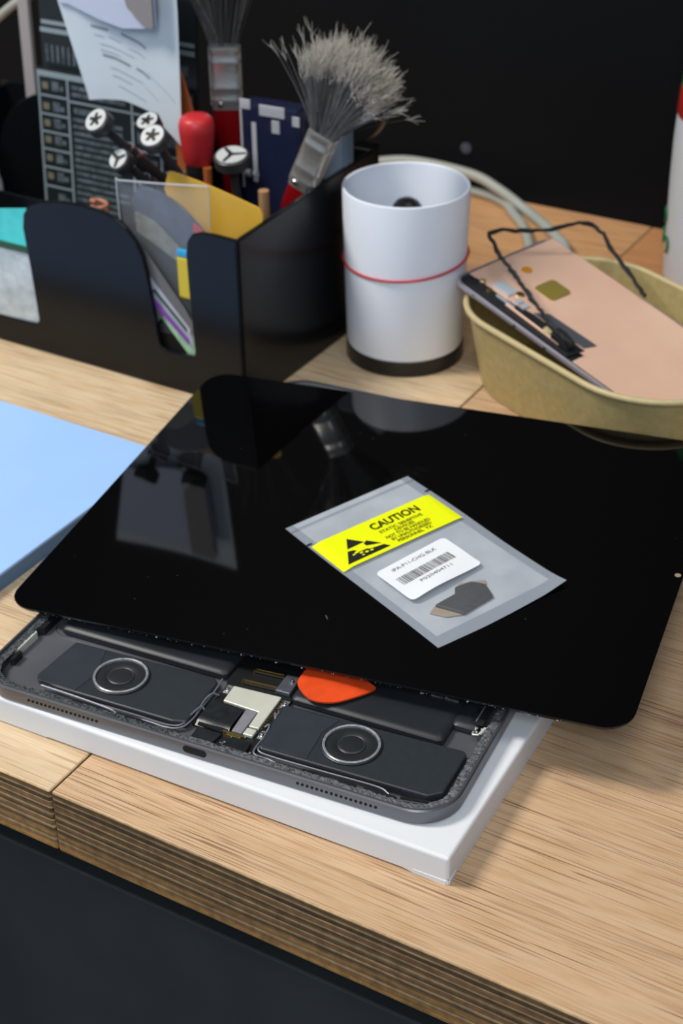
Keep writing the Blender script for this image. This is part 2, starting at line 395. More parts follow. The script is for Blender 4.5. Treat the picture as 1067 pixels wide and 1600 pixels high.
# ================================================================ TABLET BODY
BW, BL, BT, RC = 178.5, 247.6, 5.9, 15.0
tb = thing('opened_tablet', 'opened grey aluminium tablet housing with speakers and circuit board exposed', 'tablet', (-74.34, 27.42, HB + 0.05), (0, 0, 0.09427))
def off(d, n=10): return rrect(-BW / 2 + d, BW / 2 - d, d, BL - d, max(RC - d, 0.5), n)
m = MB()
m.loops([[(x, y, 0) for x, y in off(0.9)], [(x, y, 0.5) for x, y in off(0.15)], [(x, y, 1.0) for x, y in off(0)], [(x, y, BT - 0.5) for x, y in off(0)],
         [(x, y, BT) for x, y in off(0.5)], [(x, y, BT) for x, y in off(1.2)], [(x, y, BT - 1.0) for x, y in off(1.35)], [(x, y, BT - 1.15) for x, y in off(3.4)], [(x, y, 0.9) for x, y in off(3.8)]])
m.build('housing', 'alu', tb, smooth=True)
m = MB(); m.prism(off(3.9), 0.92, 1.4); m.build('inner_floor', 'alu_floor', tb)
# rough adhesive left on the ledge
def ledge(path_in, path_out, name, mt, z0):
    m = MB(); n = len(path_in); rnd = random.Random(3)
    Vb = []
    for k in range(n):
        a, c = Vector((*path_in[k], 0)), Vector((*path_out[k], 0))
        row = []
        for j in range(4):
            q = a.lerp(c, j / 3); q.z = z0 + (rnd.uniform(.02, .45) if 0 < j < 3 else rnd.uniform(0, .12)); row.append(m.bm.verts.new(q))
        Vb.append(row)
    for k in range(n - 1):
        for j in range(3): m.face([Vb[k][j], Vb[k][j + 1], Vb[k + 1][j + 1], Vb[k + 1][j]])
    m.build(name, mt, tb)
def dense(pts, step):
    out = []
    for a, c in zip(pts, pts[1:]):
        a, c = Vector(a), Vector(c); k = max(1, int((c - a).length / step))
        out += [tuple(a.lerp(c, i / k)) for i in range(k)]
    return out + [tuple(pts[-1])]
def arcpath(d, wob, seed):
    r = RC - d; x1 = BW / 2 - d; rnd = random.Random(seed)
    P = [(-x1, 90), (-x1, RC)] + [(-BW / 2 + RC + r * math.cos(a), RC + r * math.sin(a)) for a in [PI + PI / 2 * k / 8 for k in range(9)]]
    P += [(BW / 2 - RC + r * math.cos(a), RC + r * math.sin(a)) for a in [-PI / 2 + PI / 2 * k / 8 for k in range(9)]] + [(x1, 90)]
    return [(x + rnd.uniform(-wob, wob), y + rnd.uniform(-wob, wob)) for x, y in dense(P, 0.8)]
pi_, po_ = arcpath(4.4, 0.0, 1), arcpath(1.4, 0.0, 2)
# equalise counts
def resample(P, n):
    L = [0]
    for a, c in zip(P, P[1:]): L.append(L[-1] + (Vector(c) - Vector(a)).length)
    out = []; j = 0
    for i in range(n):
        t = L[-1] * i / (n - 1)
        while j < len(P) - 2 and L[j + 1] < t: j += 1
        f = (t - L[j]) / max(1e-9, L[j + 1] - L[j]); out.append(tuple(Vector(P[j]).lerp(Vector(P[j + 1]), f)))
    return out
N = 420; rr = random.Random(5)
pi2 = [(x + rr.uniform(-.35, .35), y + rr.uniform(-.35, .35)) for x, y in resample(pi_, N)]; po2 = resample(po_, N)
cut = int(N * 0.47)
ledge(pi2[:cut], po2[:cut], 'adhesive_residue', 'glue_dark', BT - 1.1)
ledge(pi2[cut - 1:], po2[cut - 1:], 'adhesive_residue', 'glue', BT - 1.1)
# inner walls of the front edge (antenna pieces) and bracket
for x0, x1 in ((-52, -40), (-36, -24), (36, 46), (49, 56), (58, 70)):
    m = MB(); m.prism(rrect(x0, x1, 3.9, 7.4, 1, 3), 1.4, 3.1); m.build('antenna_window', 'tape', tb, bevel=0.2)
# speaker holes and port
for s, x0 in ((-1, -66.6), (1, 37.0)):
    m = MB()
    for k in range(17):
        x = x0 + 1.0 + k * 1.72
        m.prism([(x + .52 * math.cos(a), .52 * math.sin(a) + 3.1) for a in [2 * PI * i / 12 for i in range(12)]], -.08, 0.15, Matrix.Rotation(PI / 2, 4, 'X') @ Matrix.Scale(1, 4))
    o = m.build('speaker_grille', 'hole_black', tb); o['label'] = 'row of small round speaker holes'
m = MB(); m.prism([(x, z + 3.1) for x, z in rrect(-4.4, 4.4, -1.35, 1.35, 1.33, 6)], -.1, 0.2, Matrix.Rotation(PI / 2, 4, 'X')); m.build('charging_port', 'hole_black', tb, label='oval black charging port')

def speaker(outline, ring, plate, seam, nm='speaker'):
    sp = bpy.data.objects.new(nm, None)
    m = MB(); m.prism(outline, 1.4, 4.35); body = m.build(nm, 'spk_black', tb, bevel=0.7)
    m = MB(); m.prism(plate, 4.36, 4.55); m.build('speaker_plate', 'spk_plate', body, bevel=0.15)
    T = Matrix.Translation((ring[0], ring[1], 4.36))
    m = MB(); m.lathe([(10.3, 0), (10.3, .5), (9.9, .75), (9.4, .55), (8.9, .15), (8.2, .05), (7.9, 0)], 64, T); m.build('speaker_surround', 'membrane', body, smooth=True)
    m = MB(); m.lathe([(9.75, 0.1), (9.75, .95), (9.35, 1.15), (8.85, .95), (8.8, .1)], 64, T, closed=True)
    m.build('speaker_ring', 'ring_grey', body, smooth=True)
    m = MB(); m.lathe([(8.8, .1), (8.8, .25), (7.4, .45), (5.1, .40), (4.7, .15), (4.2, .55), (3.9, .62), (0.01, .62)], 64, T); m.build('speaker_cone', 'membrane', body, smooth=True)
    m = MB(); m.lathe([(4.75, 0.1), (4.75, .5), (4.45, .66), (4.15, .5), (4.15, .1)], 64, T, closed=True); m.build('speaker_cap_ring', 'spk_plate', body, smooth=True)
    return body
speaker([(-60, 9.0), (-14, 9.4), (-9.2, 11), (-9.6, 34), (-12, 36.2), (-68, 34), (-70.2, 12), (-68, 10)], (-42.2, 22.8), [(-69.4, 12), (-67.6, 9.6), (-53, 9.6), (-51, 20.5), (-55, 33.6), (-67.2, 33)], 0)
speaker([(20, 9), (79, 10.2), (83.2, 14), (83.4, 33.8), (82, 35.4), (18, 33), (16.4, 31), (18.6, 10)], (46.9, 22.6), [(19.6, 10), (36.2, 10.6), (35.2, 24.5), (38, 32.4), (17.8, 31.8)], 0)

# batteries
def pouch(x0, x1, y0, y1, z1):
    m = MB(); L = []
    def ring(d, z): return [(x, y, z) for x, y in rrect(x0 + d, x1 - d, y0 + d, y1 - d, 2.2, 5)]
    m.loops([ring(.6, 1.4), ring(0, 2.4), ring(.2, z1 - 1.0), ring(1.0, z1 - .25), ring(2.4, z1)]); return m
pouch(-78, -8.6, 38.6, 150, 4.9).build('battery', 'batt', tb, smooth=True)
pouch(17, 73.6, 36.6, 150, 4.7).build('battery', 'batt', tb, smooth=True)
pouch(72.4, 82.2, 46.5, 150, 4.7).build('battery', 'batt', tb, smooth=True)
# right-hand flex connectors
for k in range(3):
    m = MB(); m.box(78.6, 83.2, 49 + k * 4.6, 52.9 + k * 4.6, 4.72, 5.0); m.build('flex_tab', 'tape', tb, bevel=0.3)
def lump(mb, c, r, s, n=10):
    rnd = random.Random(s)
    for k in range(n):
        p = Vector(c) + Vector((rnd.uniform(-r, r), rnd.uniform(-r, r), rnd.uniform(-r * .3, r * .4)))
        mb.lathe([(0.02, -.45), (.35, -.3), (.45, 0), (.3, .3), (.02, .42)], 7, Matrix.Translation(p) @ Euler((rnd.random() * 3, rnd.random() * 3, 0)).to_matrix().to_4x4())
m = MB(); lump(m, (82.6, 46.6, 3.6), 1.7, 3, 14); lump(m, (85.2, 48.5, 4.0), 1.0, 6, 9); m.build('solder_contacts', 'steel_rough', tb, smooth=True)
m = MB(); m.tube([(80.8, 46.6, 3.4), (81.3, 44.6, 3.9), (83, 44.8, 4.1), (84, 46.4, 4.3)], .35, 6); m.tube([(83.6, 45.6, 4.3), (84.3, 48.4, 4.5)], .6, 8); m.build('contact_spring', 'shield', tb, smooth=True)
m = MB(); m.box(61.2, 65.6, 57.0, 59.6, 4.72, 5.2); m.box(66.1, 71.2, 57.2, 59.8, 4.72, 5.25); m.build('foil_pad', 'steel_rough', tb)
m = MB(); lump(m, (58.4, 57.5, 5.0), 1.3, 9, 8); m.build('solder_contacts', 'steel_rough', tb, smooth=True)
m = MB(); m.box(80.2, 80.7, 50, 64, 4.9, 5.3); m.build('flex_edge', 'wire', tb)

# logic board and what sits on it
lb = MB().prism([(-8.2, 13), (-5, 12.5), (-5.2, 5.6), (18, 4.6), (17.6, 36), (17.2, 90), (-8.0, 90), (-8.2, 37.5), (-6.6, 36)], 1.4, 2.9).build('logic_board', 'pcb', tb)
MB().prism([(-3.8, 35.0), (14.2, 36.1), (14.6, 18.0), (10.9, 17.8), (10.5, 25.7), (-3.4, 26.4)], 2.9, 4.1).build('metal_shield', 'shield', lb, bevel=0.3)
MB().prism([(6.2, 25.0), (10.4, 25.2), (10.6, 13.4), (6.9, 13.2)], 2.9, 4.3).build('chip', 'chip', lb, bevel=0.15)
m = MB(); m.sheet(10, 8, lambda u, v: Vector((-6.6 + 12.4 * u, 12.0 + 12.4 * v, 4.55 + .25 * math.sin(u * 6) * .4 - (1.6 * max(0, (.22 - v) / .22)) ** 1.0)), 0.12); m.build('black_tape', 'tape', lb, smooth=True)
MB().prism([(-5.6, 12.2), (5.4, 11.4), (5.6, 24.0), (-6, 24)], 2.9, 3.9).build('connector_block', 'pcb', lb)
MB().box(10.9, 14.5, 13.5, 17.0, 2.9, 4.2).build('square_pad', 'shield', lb, bevel=0.3)
m = MB(); m.box(4.0, 12, 12.0, 12.9, 2.9, 4.0); m.box(4.6, 11, 11.3, 11.8, 2.9, 3.6); m.build('gold_contact_strip', 'gold', lb)
for (x0, y0, x1, y1) in ((-1.0, 46.4, 9.4, 47.2), (-2.0, 39.2, 10.0, 40.0)):
    ang = math.atan2(y1 - y0, x1 - x0); L = math.hypot(x1 - x0, y1 - y0); T = Matrix.Translation((x0, y0, 2.9)) @ Matrix.Rotation(ang, 4, 'Z')
    m = MB(); m.box(-.4, L + .4, -1.0, 1.0, 0, .6, T); o = m.build('board_connector', 'pcb', lb, bevel=0.1)
    m = MB(); m.box(0, L, -.85, -.5, .6, .95, T); m.box(0, L, .5, .85, .6, .95, T)
    for k in range(18): m.box(.2 + k * L / 18, .2 + k * L / 18 + .25, -.5, .5, .6, .8, T)
    for xx in (-.6, L + .1): m.box(xx, xx + .5, -1.0, 1.0, 0, 1.1, T)
    m.build('contact_pins', 'gold', o)
m = MB(); m.prism([(10.6, 38.2), (16.2, 38.2), (15.8, 48.2), (10.6, 47.6)], 2.9, 4.6); pl = m.build('cover_plate', 'grey_plate', lb, bevel=0.35)
m = MB(); m.prism([(11.6, 40), (13.1, 40), (13.1, 42.4), (11.6, 42.4)], 4.6, 4.68); m.prism([(14.4, 39.4), (15.4, 39.4), (15.4, 42.4), (14.4, 42.4)], 4.6, 4.68); m.build('plate_marking', 'smoke_grey', pl)
def screw(x, y, z, par, r=1.0):
    T = Matrix.Translation((x, y, z))
    m = MB(); m.lathe([(r, 0), (r, .5), (r * .8, .75), (r * .42, .78), (r * .38, .45), (0.01, .45)], 20, T); o = m.build('screw', 'steel', par, smooth=True)
screw(14.2, 44.4, 4.6, pl, .8)
for x, y in ((-5.4, 32.9), (16.4, 33.9), (16.5, 16.2), (7.1, 7.6), (9.4, 9.6), (-2, 8)): screw(x, y, 2.95, lb)
for x, y, sx, sy in ((-6.4, 31.2, 2.2, 4.6), (15.4, 32, 2.2, 4), (15.6, 14.4, 2.2, 4.2)):
    MB().box(x, x + sx, y, y + sy, 2.9, 3.2).build('screw_tab', 'steel_rough', lb, bevel=0.2)
MB().prism([(-5.0, 10.6), (4.4, 11.0), (3.6, 5.4), (-4.2, 5.2)], 2.9, 3.9).build('connector_block', 'tape', lb, bevel=0.2)
MB().prism([(8.4, 11.0), (15.6, 10.6), (16.2, 5.2), (7.0, 5.4)], 2.9, 4.1).build('connector_block', 'tape', lb, bevel=0.2)
m = MB(); rr = random.Random(11)
for k in range(26):
    x, y = rr.uniform(4.6, 17), rr.choice([rr.uniform(5.5, 12.5), rr.uniform(26, 34)])
    if y > 20: x = rr.uniform(15.2, 17.2)
    a = rr.uniform(.3, .8); m.box(x, x + a, y, y + rr.uniform(.3, .9), 2.9, 3.3 + rr.random() * .4)
m.build('small_components', ['steel_rough'], lb)
m = MB()
for k in range(12): m.box(15.0, 15.4, 18.5 + k * 1.45, 19.3 + k * 1.45, 2.9, 3.6)
m.build('edge_contacts', 'gold', lb)
# coax wires
def wire(pts, r=.36): MB().tube(smoothpath(pts, 6), r, 8).build('coax_wire', 'wire', tb, smooth=True)
def smoothpath(P, n):
    P = [Vector(p) for p in P]; out = []
    Q = [P[0] * 2 - P[1]] + P + [P[-1] * 2 - P[-2]]
    for i in range(1, len(Q) - 2):
        p0, p1, p2, p3 = Q[i - 1:i + 3]
        for k in range(n):
            t = k / n; out.append(.5 * ((2 * p1) + (-p0 + p2) * t + (2 * p0 - 5 * p1 + 4 * p2 - p3) * t * t + (-p0 + 3 * p1 - 3 * p2 + p3) * t ** 3))
    return out + [P[-1]]
wire([(-9.2, 36.6, 4.0), (-8.8, 30, 3.6), (-8.7, 22, 3.4), (-8.4, 14, 3.6), (-10, 9, 3.2), (-15, 7.4, 2.6), (-24, 7.8, 2.4), (-34, 6.2, 2.8)])
wire([(-6.4, 28.6, 3.6), (-8.2, 27.5, 4.6), (-9.2, 24, 4.2), (-8.9, 17, 3.4)])
wire([(-6.6, 19.6, 3.4), (-8.4, 19.4, 4.7), (-9.8, 15, 4.0), (-10.4, 10, 3.6), (-15, 8.2, 3.2), (-27, 8.6, 2.8), (-42, 8.2, 3.0)])
wire([(-34, 6.2, 3.1), (-38, 7.6, 2.9), (-52, 8.2, 3.2), (-66, 8.4, 3.4)], .5)
wire([(18.0, 16, 3.4), (17.9, 9.5, 3.6), (19, 6.6, 3.4), (24, 6.6, 3.0), (29, 5.4, 3.3), (34, 5.6, 3.0)])
wire([(18.9, 12, 3.8), (19.6, 8.4, 3.6), (26, 7.9, 3.3), (44, 8.4, 3.2), (62, 8.9, 3.2), (67, 7.4, 3.0)])
wire([(16.6, 28.6, 3.4), (17.4, 27.8, 4.4), (17.2, 25.6, 4.3), (17.6, 24.2, 3.4)], .35)
wire([(15.8, 20.2, 3.4), (17.0, 21.0, 4.4), (17.8, 19.4, 4.5), (17.6, 17.6, 3.6)], .35)
m = MB(); m.tube([(71, 7.2, 3.2), (84, 9.4, 3.4)], .5, 6); m.tube([(36, 8.6, 4.2), (70, 9.6, 4.3)], .3, 6); m.build('speaker_gasket', 'hole_black', tb)
# left side wall parts
m = MB(); m.prism([(-86.0, 21), (-84.2, 21), (-84.0, 33), (-86.0, 34)], 1.4, 4.6); m.build('side_bracket', 'shield', tb, bevel=0.2)
m = MB(); m.prism([(-85.4, 34), (-82.8, 36), (-82.6, 90), (-85.4, 90)], 1.4, 4.6); m.prism([(-84.0, 15.4), (-82.6, 16), (-82.6, 21), (-84, 21)], 1.4, 4.4); m.build('antenna_flex', 'pcb', tb)
m = MB(); m.tube([(-83.0 + 6 * math.cos(a) + 7, 43 + 5 * math.sin(a), 1.45) for a in [PI * k / 12 + PI for k in range(13)]], .12, 4); m.build('floor_outline', 'batt', tb)

# ================================================================ DISPLAY GLASS
STX, STY, SZ0 = 0.026, 0.028, 25.2
ex = Vector((math.cos(0.16107), math.sin(0.16107), STX)).normalized()
ey0 = Vector((-math.sin(0.16107), math.cos(0.16107), STY)); ez = ex.cross(ey0).normalized(); ey = ez.cross(ex)
SR = Matrix((ex, ey, ez)).transposed().to_4x4()
SW, SH, ST = 233.97, 186.15, 2.0
ds = thing('tablet_display', 'large black glossy tablet display panel laid crosswise on the opened housing', 'display', (-79.06, 166.58, SZ0), mtx=SR)
m = MB()
def so(d): return rrect(-SW / 2 + d, SW / 2 - d, -SH / 2 + d, SH / 2 - d, 10.5 - d, 12)
m.loops([[(x, y, -ST) for x, y in so(1.2)], [(x, y, -.9) for x, y in so(1.0)], [(x, y, -.75) for x, y in so(0.12)], [(x, y, -.15) for x, y in so(0)], [(x, y, 0) for x, y in so(.2)]])
m.build('glass', 'display_glass', ds)
m = MB(); m.lathe([(1.15, 0), (1.15, .03), (0.01, .03)], 24, Matrix.Translation((114.9, -2.4, 0))); m.build('front_camera', 'flex_tan', ds)
# whitish adhesive crumbs under the edge
m = MB(); rr = random.Random(21)
E_ = so(0.4)
for k in range(150):
    if k < 90: x = rr.uniform(-SW / 2 + 14, SW / 2 - 8); y = -SH / 2 + rr.uniform(-.25, .3); 
    else: x = rr.uniform(-SW / 2 + 40, SW / 2 - 90); y = SH / 2 + rr.uniform(-.4, .3)
    r = rr.uniform(.06, .2) if rr.random() < .88 else rr.uniform(.25, .5)
    m.lathe([(0.01, -r * .6), (r, -r * .2), (r * .7, r * .4), (0.01, r * .5)], 6, Matrix.Translation((x, y, -.8 + rr.uniform(-.3, .2))) @ Euler((rr.random(), rr.random(), rr.random() * 6)).to_matrix().to_4x4())
o = m.build('adhesive_crumbs', 'chip', ds); o['kind'] = 'stuff'
m = MB(); m.tube([(0.2, -64.3, .25), (1.0, -65.4, .35), (1.5, -66, .25)], .28, 6); o = m.build('crumb', 'gold'); o.matrix_world = ds.matrix_world.copy() if False else Matrix.Translation(Vector((-79.06, 166.58, SZ0 + TZ)) / 1000) @ SR
o['label'] = 'tiny pale yellow crumb lying on the black glass left of the silver bag'; o['category'] = 'crumb'

# ================================================================ ANTISTATIC BAG
ab = -0.5865
BR = SR @ Matrix.Rotation(ab, 4, 'Z')
cen = Vector((-79.06, 166.58, SZ0)) + SR @ Vector((21.1, -18.4, 0.05))
bag = thing('antistatic_bag', 'translucent silver antistatic bag with a yellow caution strip on the black glass', 'bag', cen, mtx=BR)
# local frame: x = s-48 along the length, y = t-30 across
def B(s, t): return s - 48, t - 30
def curl(s, t): return 1.6 * max(0, (s - 84) / 12) ** 2 * max(0, t / 60 - .35) * .8 + 1.0 * max(0, (t - 50) / 10) * max(0, (s - 60) / 36)
def bz(s, t):       # height of the upper film over the glass
    e = min(t / 5, (60 - t) / 5, (96 - s) / 6, s / 10, 1); e = max(0, e)
    puff = .9 * e + 1.9 * math.exp(-(((s - 80) / 17) ** 2 + ((t - 24) / 19) ** 2)) * e
    crease = .28 * e * math.sin(s * .33 + t * .21) * math.exp(-((s - 82) / 22) ** 2)
    return .35 + puff + crease + curl(s, t)
def bagw(s, t):      # slight taper and wavy edge
    x, y = B(s, t)
    return x + (.9 * math.sin(t / 60 * PI) if s > 90 else 0), y + .4 * math.sin(s * .06) * (1 if t > 30 else -.5)
m = MB(); NU, NV = 96, 60
def bagf(u, v):
    s, t = 96 * u, 60 * v; x, y = bagw(s, t); return Vector((x, y, bz(s, t)))
m.sheet(NU, NV, bagf, 0.12)
def bag_mat():
    mm = M['bag_film']; nt = mm.node_tree; b = nt.nodes['Principled BSDF']
    tc = nt.nodes.new('ShaderNodeTexCoord'); sp = nt.nodes.new('ShaderNodeSeparateXYZ'); nt.links.new(tc.outputs['Object'], sp.inputs[0])
    # heat-sealed border: x>42mm or |y|>26.5mm, drawn as a fine woven texture
    ay = nt.nodes.new('ShaderNodeMath'); ay.operation = 'ABSOLUTE'; nt.links.new(sp.outputs['Y'], ay.inputs[0])
    g1 = nt.nodes.new('ShaderNodeMath'); g1.operation = 'GREATER_THAN'; g1.inputs[1].default_value = 0.0262; nt.links.new(ay.outputs[0], g1.inputs[0])
    g2 = nt.nodes.new('ShaderNodeMath'); g2.operation = 'GREATER_THAN'; g2.inputs[1].default_value = 0.0425; nt.links.new(sp.outputs['X'], g2.inputs[0])
    mx = nt.nodes.new('ShaderNodeMath'); mx.operation = 'MAXIMUM'; nt.links.new(g1.outputs[0], mx.inputs[0]); nt.links.new(g2.outputs[0], mx.inputs[1])
    ck = nt.nodes.new('ShaderNodeTexChecker'); ck.inputs['Scale'].default_value = 2500; ck.inputs['Color1'].default_value = (0.33, 0.37, 0.42, 1); ck.inputs['Color2'].default_value = (0.20, 0.235, 0.29, 1)
    mp = nt.nodes.new('ShaderNodeMapping'); mp.inputs['Rotation'].default_value = (0, 0, PI / 4); nt.links.new(tc.outputs['Object'], mp.inputs['Vector']); nt.links.new(mp.outputs[0], ck.inputs['Vector'])
    n = nt.nodes.new('ShaderNodeTexNoise'); n.inputs['Scale'].default_value = 45; n.inputs['Detail'].default_value = 3; nt.links.new(tc.outputs['Object'], n.inputs['Vector'])
    r = ramp(nt, [(0.3, (0.36, 0.40, 0.46)), (0.7, (0.52, 0.57, 0.62))]); nt.links.new(n.outputs['Fac'], r.inputs['Fac'])
    c = mixc(nt, r.outputs['Color'], ck.outputs['Color'], mx.outputs[0]); nt.links.new(c, b.inputs['Base Color'])
    b.inputs['Alpha'].default_value = 0.9; b.inputs['Roughness'].default_value = 0.34
bag_mat()
mat('bag_front', (0.62, 0.66, 0.72), 0.2, alpha=0.06)
m.build('film', 'bag_front', bag, smooth=True)
m = MB(); m.sheet(24, 16, lambda u, v: Vector((*bagw(96 * u, 60 * v), .12 + curl(96 * u, 60 * v))), 0.1); m.build('rear_film', 'bag_film', bag, smooth=True)
m = MB(); m.sheet(2, 40, lambda u, v: Vector((*B(3.9 + .35 * u, 60 * v), bz(4, 60 * v) + .1)), 0.05); m.build('seal_line', 'chip', bag)
for t0, t1, s0 in ((-.2, 2.0, 15.0), (58.2, 60.2, 13.6)):
    MB().box(s0 - 48, s0 - 47.2, t0 - 30, t1 - 30, .35, .7).build('tear_notch', 'hole_black', bag)
def onbag(name, s0, s1, t0, t1, mt, lift, rad=0, par=None, shear=0.0, nu=20, nv=40):
    m = MB()
    def f(u, v):
        s = s0 + (s1 - s0) * u; t = t0 + (t1 - t0) * v; s2 = s + shear * (t - (t0 + t1) / 2)
        return Vector((*B(s2, t), bz(s2, t) + lift))
    if rad:
        pts = [tuple(p) for p in dense(rrect(s0, s1, t0, t1, rad, 5) + [rrect(s0, s1, t0, t1, rad, 5)[0]], 1.2)][:-1]; h = []
        # fan grid: scale outline rings towards the middle
        cs, ct = (s0 + s1) / 2, (t0 + t1) / 2; rings = []
        for k in range(15):
            q = 1 - k / 14.001
            rings.append([(lambda a, b_: Vector((*B(a + shear * (b_ - ct), b_), bz(a + shear * (b_ - ct), b_) + lift)))(cs + (x - cs) * q, ct + (y - ct) * q) for x, y in pts])
        low = [[p - Vector((0, 0, .06)) for p in rings[0]]]
        m.loops(low + rings, cap0=False)
    else: m.sheet(nu, nv, f, 0.05)
    return m.build(name, mt, par or bag, smooth=True)
def drape(o, lift):
    for v in o.data.vertices:
        x, y, z = v.co * 1000; v.co.z = (bz(x + 48, y + 30) + lift) / 1000
    return o
strip = onbag('caution_strip', 17.4, 38.8, .4, 57.4, 'yellow', 0.2)
strip['label'] = 'bright yellow caution strip'
def TM(s, t, ang=0.0, lift=.2):   # text frame: reading along +t, up = -s
    x, y = B(s, t); return Matrix.Translation((x, y, bz(s, t) + lift)) @ Matrix.Rotation(PI / 2 + ang, 4, 'Z')
text('caution_heading', 'CAUTION', 5.9, TM(22.8, 36.4, 0, .3), 'ink', strip, width=23.0, offset=.2); drape(bpy.data.objects['caution_heading'], .27)
for k, (s_, wd) in enumerate((('STATIC SENSITIVE', 20.5), ('DEVICES', 9.2), ('NOT TO BE HANDLED', 21.0), ('BY UNAUTHORISED', 18.8), ('PERSONNEL  YX', 16.4))):
    drape(text('caution_line', s_, 2.35, TM(27.3 + k * 2.25, 36.0, 0, .3), 'ink', strip, width=wd, offset=.07), .27)
# hand-in-triangle symbol made of dark pieces
m = MB()
def tri(pts): m.prism([B(s, t) for s, t in pts], 1.46, 1.56)
tri([(22.6, 13.2), (28.6, 9.4), (28.4, 17.4)])
tri([(28.2, 18.6), (33.2, 22.2), (31.0, 16.6), (29.2, 16.6)])
tri([(29.8, 8.6), (30.6, 11.2), (32.6, 12.0), (32.8, 15.6), (33.6, 16.8), (34.4, 22.4), (36.8, 23.8), (36.9, 4.0)])
m.build('warning_symbol', 'ink', strip)
m = MB()
for s, t, r in ((32.4, 11.0, .55), (33.6, 12.4, .5), (34.4, 14.4, .5), (33.0, 9.4, .4), (35.2, 12.2, .35), (34.6, 16.6, .45)):
    m.prism([(B(s, t)[0] + r * math.cos(a), B(s, t)[1] + r * 1.7 * math.sin(a)) for a in [2 * PI * i / 12 for i in range(12)]], 1.56, 1.6)
m.build('symbol_gaps', 'yellow', strip)
lab = onbag('label', 46.3, 69.6, 8.4, 43.0, 'label_white', 0.22, rad=2.2, shear=-.075)
lab['label'] = 'white rounded barcode label'
drape(text('label_text', 'IPA-P11-CHG-BLK', 2.5, TM(50.0, 24.9, .075, .32), 'ink', lab, width=21.5), .3)
drape(text('label_text', 'P020404711', 2.4, TM(62.2, 26.2, .075, .34), 'ink', lab, width=15.4), .3)
m = MB(); rr = random.Random(4); T = TM(57.3, 25.0, .075, .38); x = -13.0
while x < 12.9:
    wd = rr.choice((.16, .16, .32, .32, .5)); [m.box(x, x + wd, -2.5 + q, -1.5 + q, 0, .03, T) for q in range(5)]; x += wd + rr.choice((.16, .2, .3, .45))
drape(m.build('barcode', 'ink', lab), .3)
# part inside the bag (seen through the film), between the two films
fp = thing('charging_flex', 'dark angular charging connector part inside the silver bag', 'component', cen, mtx=BR)
m = MB(); m.prism([B(77.0, 13.5), B(87.5, 18.5), B(86.0, 33.5), B(78.5, 36.0), B(74.0, 33.0), B(73.0, 26.0), B(76.2, 23.5)], .25, 1.7); m.build('connector_body', 'flex_dark', fp, bevel=0.5)
m = MB(); m.prism([B(77.0, 13.2), B(87, 18.2), B(84.5, 13.0), B(79.0, 9.6)], .25, 1.0); m.build('flex_tail', 'flex_tan', fp, bevel=0.3)
m = MB(); m.prism([B(72.8, 27), B(78.4, 36.4), B(76, 38), B(71.6, 29)], .25, .9); m.build('flex_tail', 'flex_tan', fp)

# ================================================================ ORANGE PICK
R_ = Matrix.Rotation(0.094, 4, 'Z')
pk = MB(); out = []
for k in range(48):
    a = 2 * PI * k / 48; out.append((a,))
pts = smoothpath([(-13.2, 2.0, 0), (-11.6, -5.2, 0), (-5.0, -10.0, 0), (0.5, -10.6, 0), (6.5, -7.2, 0), (12.0, .8, 0), (14.6, 6.6, 0), (13.6, 8.2, 0), (5, 9.4, 0), (-6, 8.2, 0), (-12.2, 5.6, 0), (-13.2, 2.0, 0)], 5)[:-1]
def dome(x, y): return 1.2 * (1 - (x / 15) ** 2) - .06 * y
pk.loops([[(p.x * q, p.y * q, dome(p.x * q, p.y * q) - .35) for p in pts] for q in (.01, .33, .6, .83, .93)] + [[(p.x * q, p.y * q, dome(p.x * q, p.y * q) + .35) for p in pts] for q in (.93, .83, .6, .33, .01)])
o = pk.build('opening_pick', 'pick', smooth=True)
pc = Vector((-74.34, 27.42, 0)) + R_ @ Vector((28.4, 46.2, 0))
solo(o, 'orange plastic opening pick wedged under the front edge of the black display', 'pick', (pc.x, pc.y, HB + 5.6), (0.10, 0.02, 0.094 - .12))

# ================================================================ BLUE PAD
bp = thing('blue_pad', 'pale blue flat case lying on the left of the worktop', 'case', (-207.5, 195, 0), (0, 0, -0.035 + 0.02))
m = MB(); m.prism(rrect(-260, 3.5, -230, -3, 2, 3), 6.6, 8.0); m.build('top_face', 'blue_pad', bp, bevel=0.4)
m = MB(); m.prism(rrect(-260, 3.2, -230, -3.4, 2, 3), 0, 6.6); m.build('side_wall', 'blue_side', bp)

# ================================================================ DESK ORGANIZER
V0 = 252.8; UR = -201.6
og = thing('desk_organizer', 'black plastic desk organizer with curved notched front full of tools', 'organizer', (UR, V0, 0), (0, 0, -0.012))
def U(u): return u - UR
front = [(-445, 0.3), (-201.6, 0.3), (-201.6, 85.4), (-215.8, 85.7), (-222, 85.3), (-227, 83.4), (-229.8, 79.5), (-230.9, 73), (-230.5, 47), (-229.6, 24), (-230.2, 21.4), (-232, 20.6), (-246.5, 20.2), (-249.2, 21.3), (-250.2, 24), (-252.2, 38), (-254.6, 58),
         (-256.4, 67), (-259.6, 73.5), (-264.5, 78.8), (-270.5, 82.4), (-279, 84.6), (-288, 85.2), (-302, 84.6), (-315, 82.2), (-322, 79), (-327, 73.5), (-328.4, 66), (-326.6, 45), (-325.2, 18.5), (-326.2, 15.8), (-329, 14.8), (-372, 14.2), (-375, 16), (-377, 24), (-380, 66), (-386, 79), (-396, 84), (-445, 85)]
m = MB(); m.panel([(U(u), z) for u, z in front], 0, 2.6); m.build('front_panel', 'organizer', og, bevel=0.7)
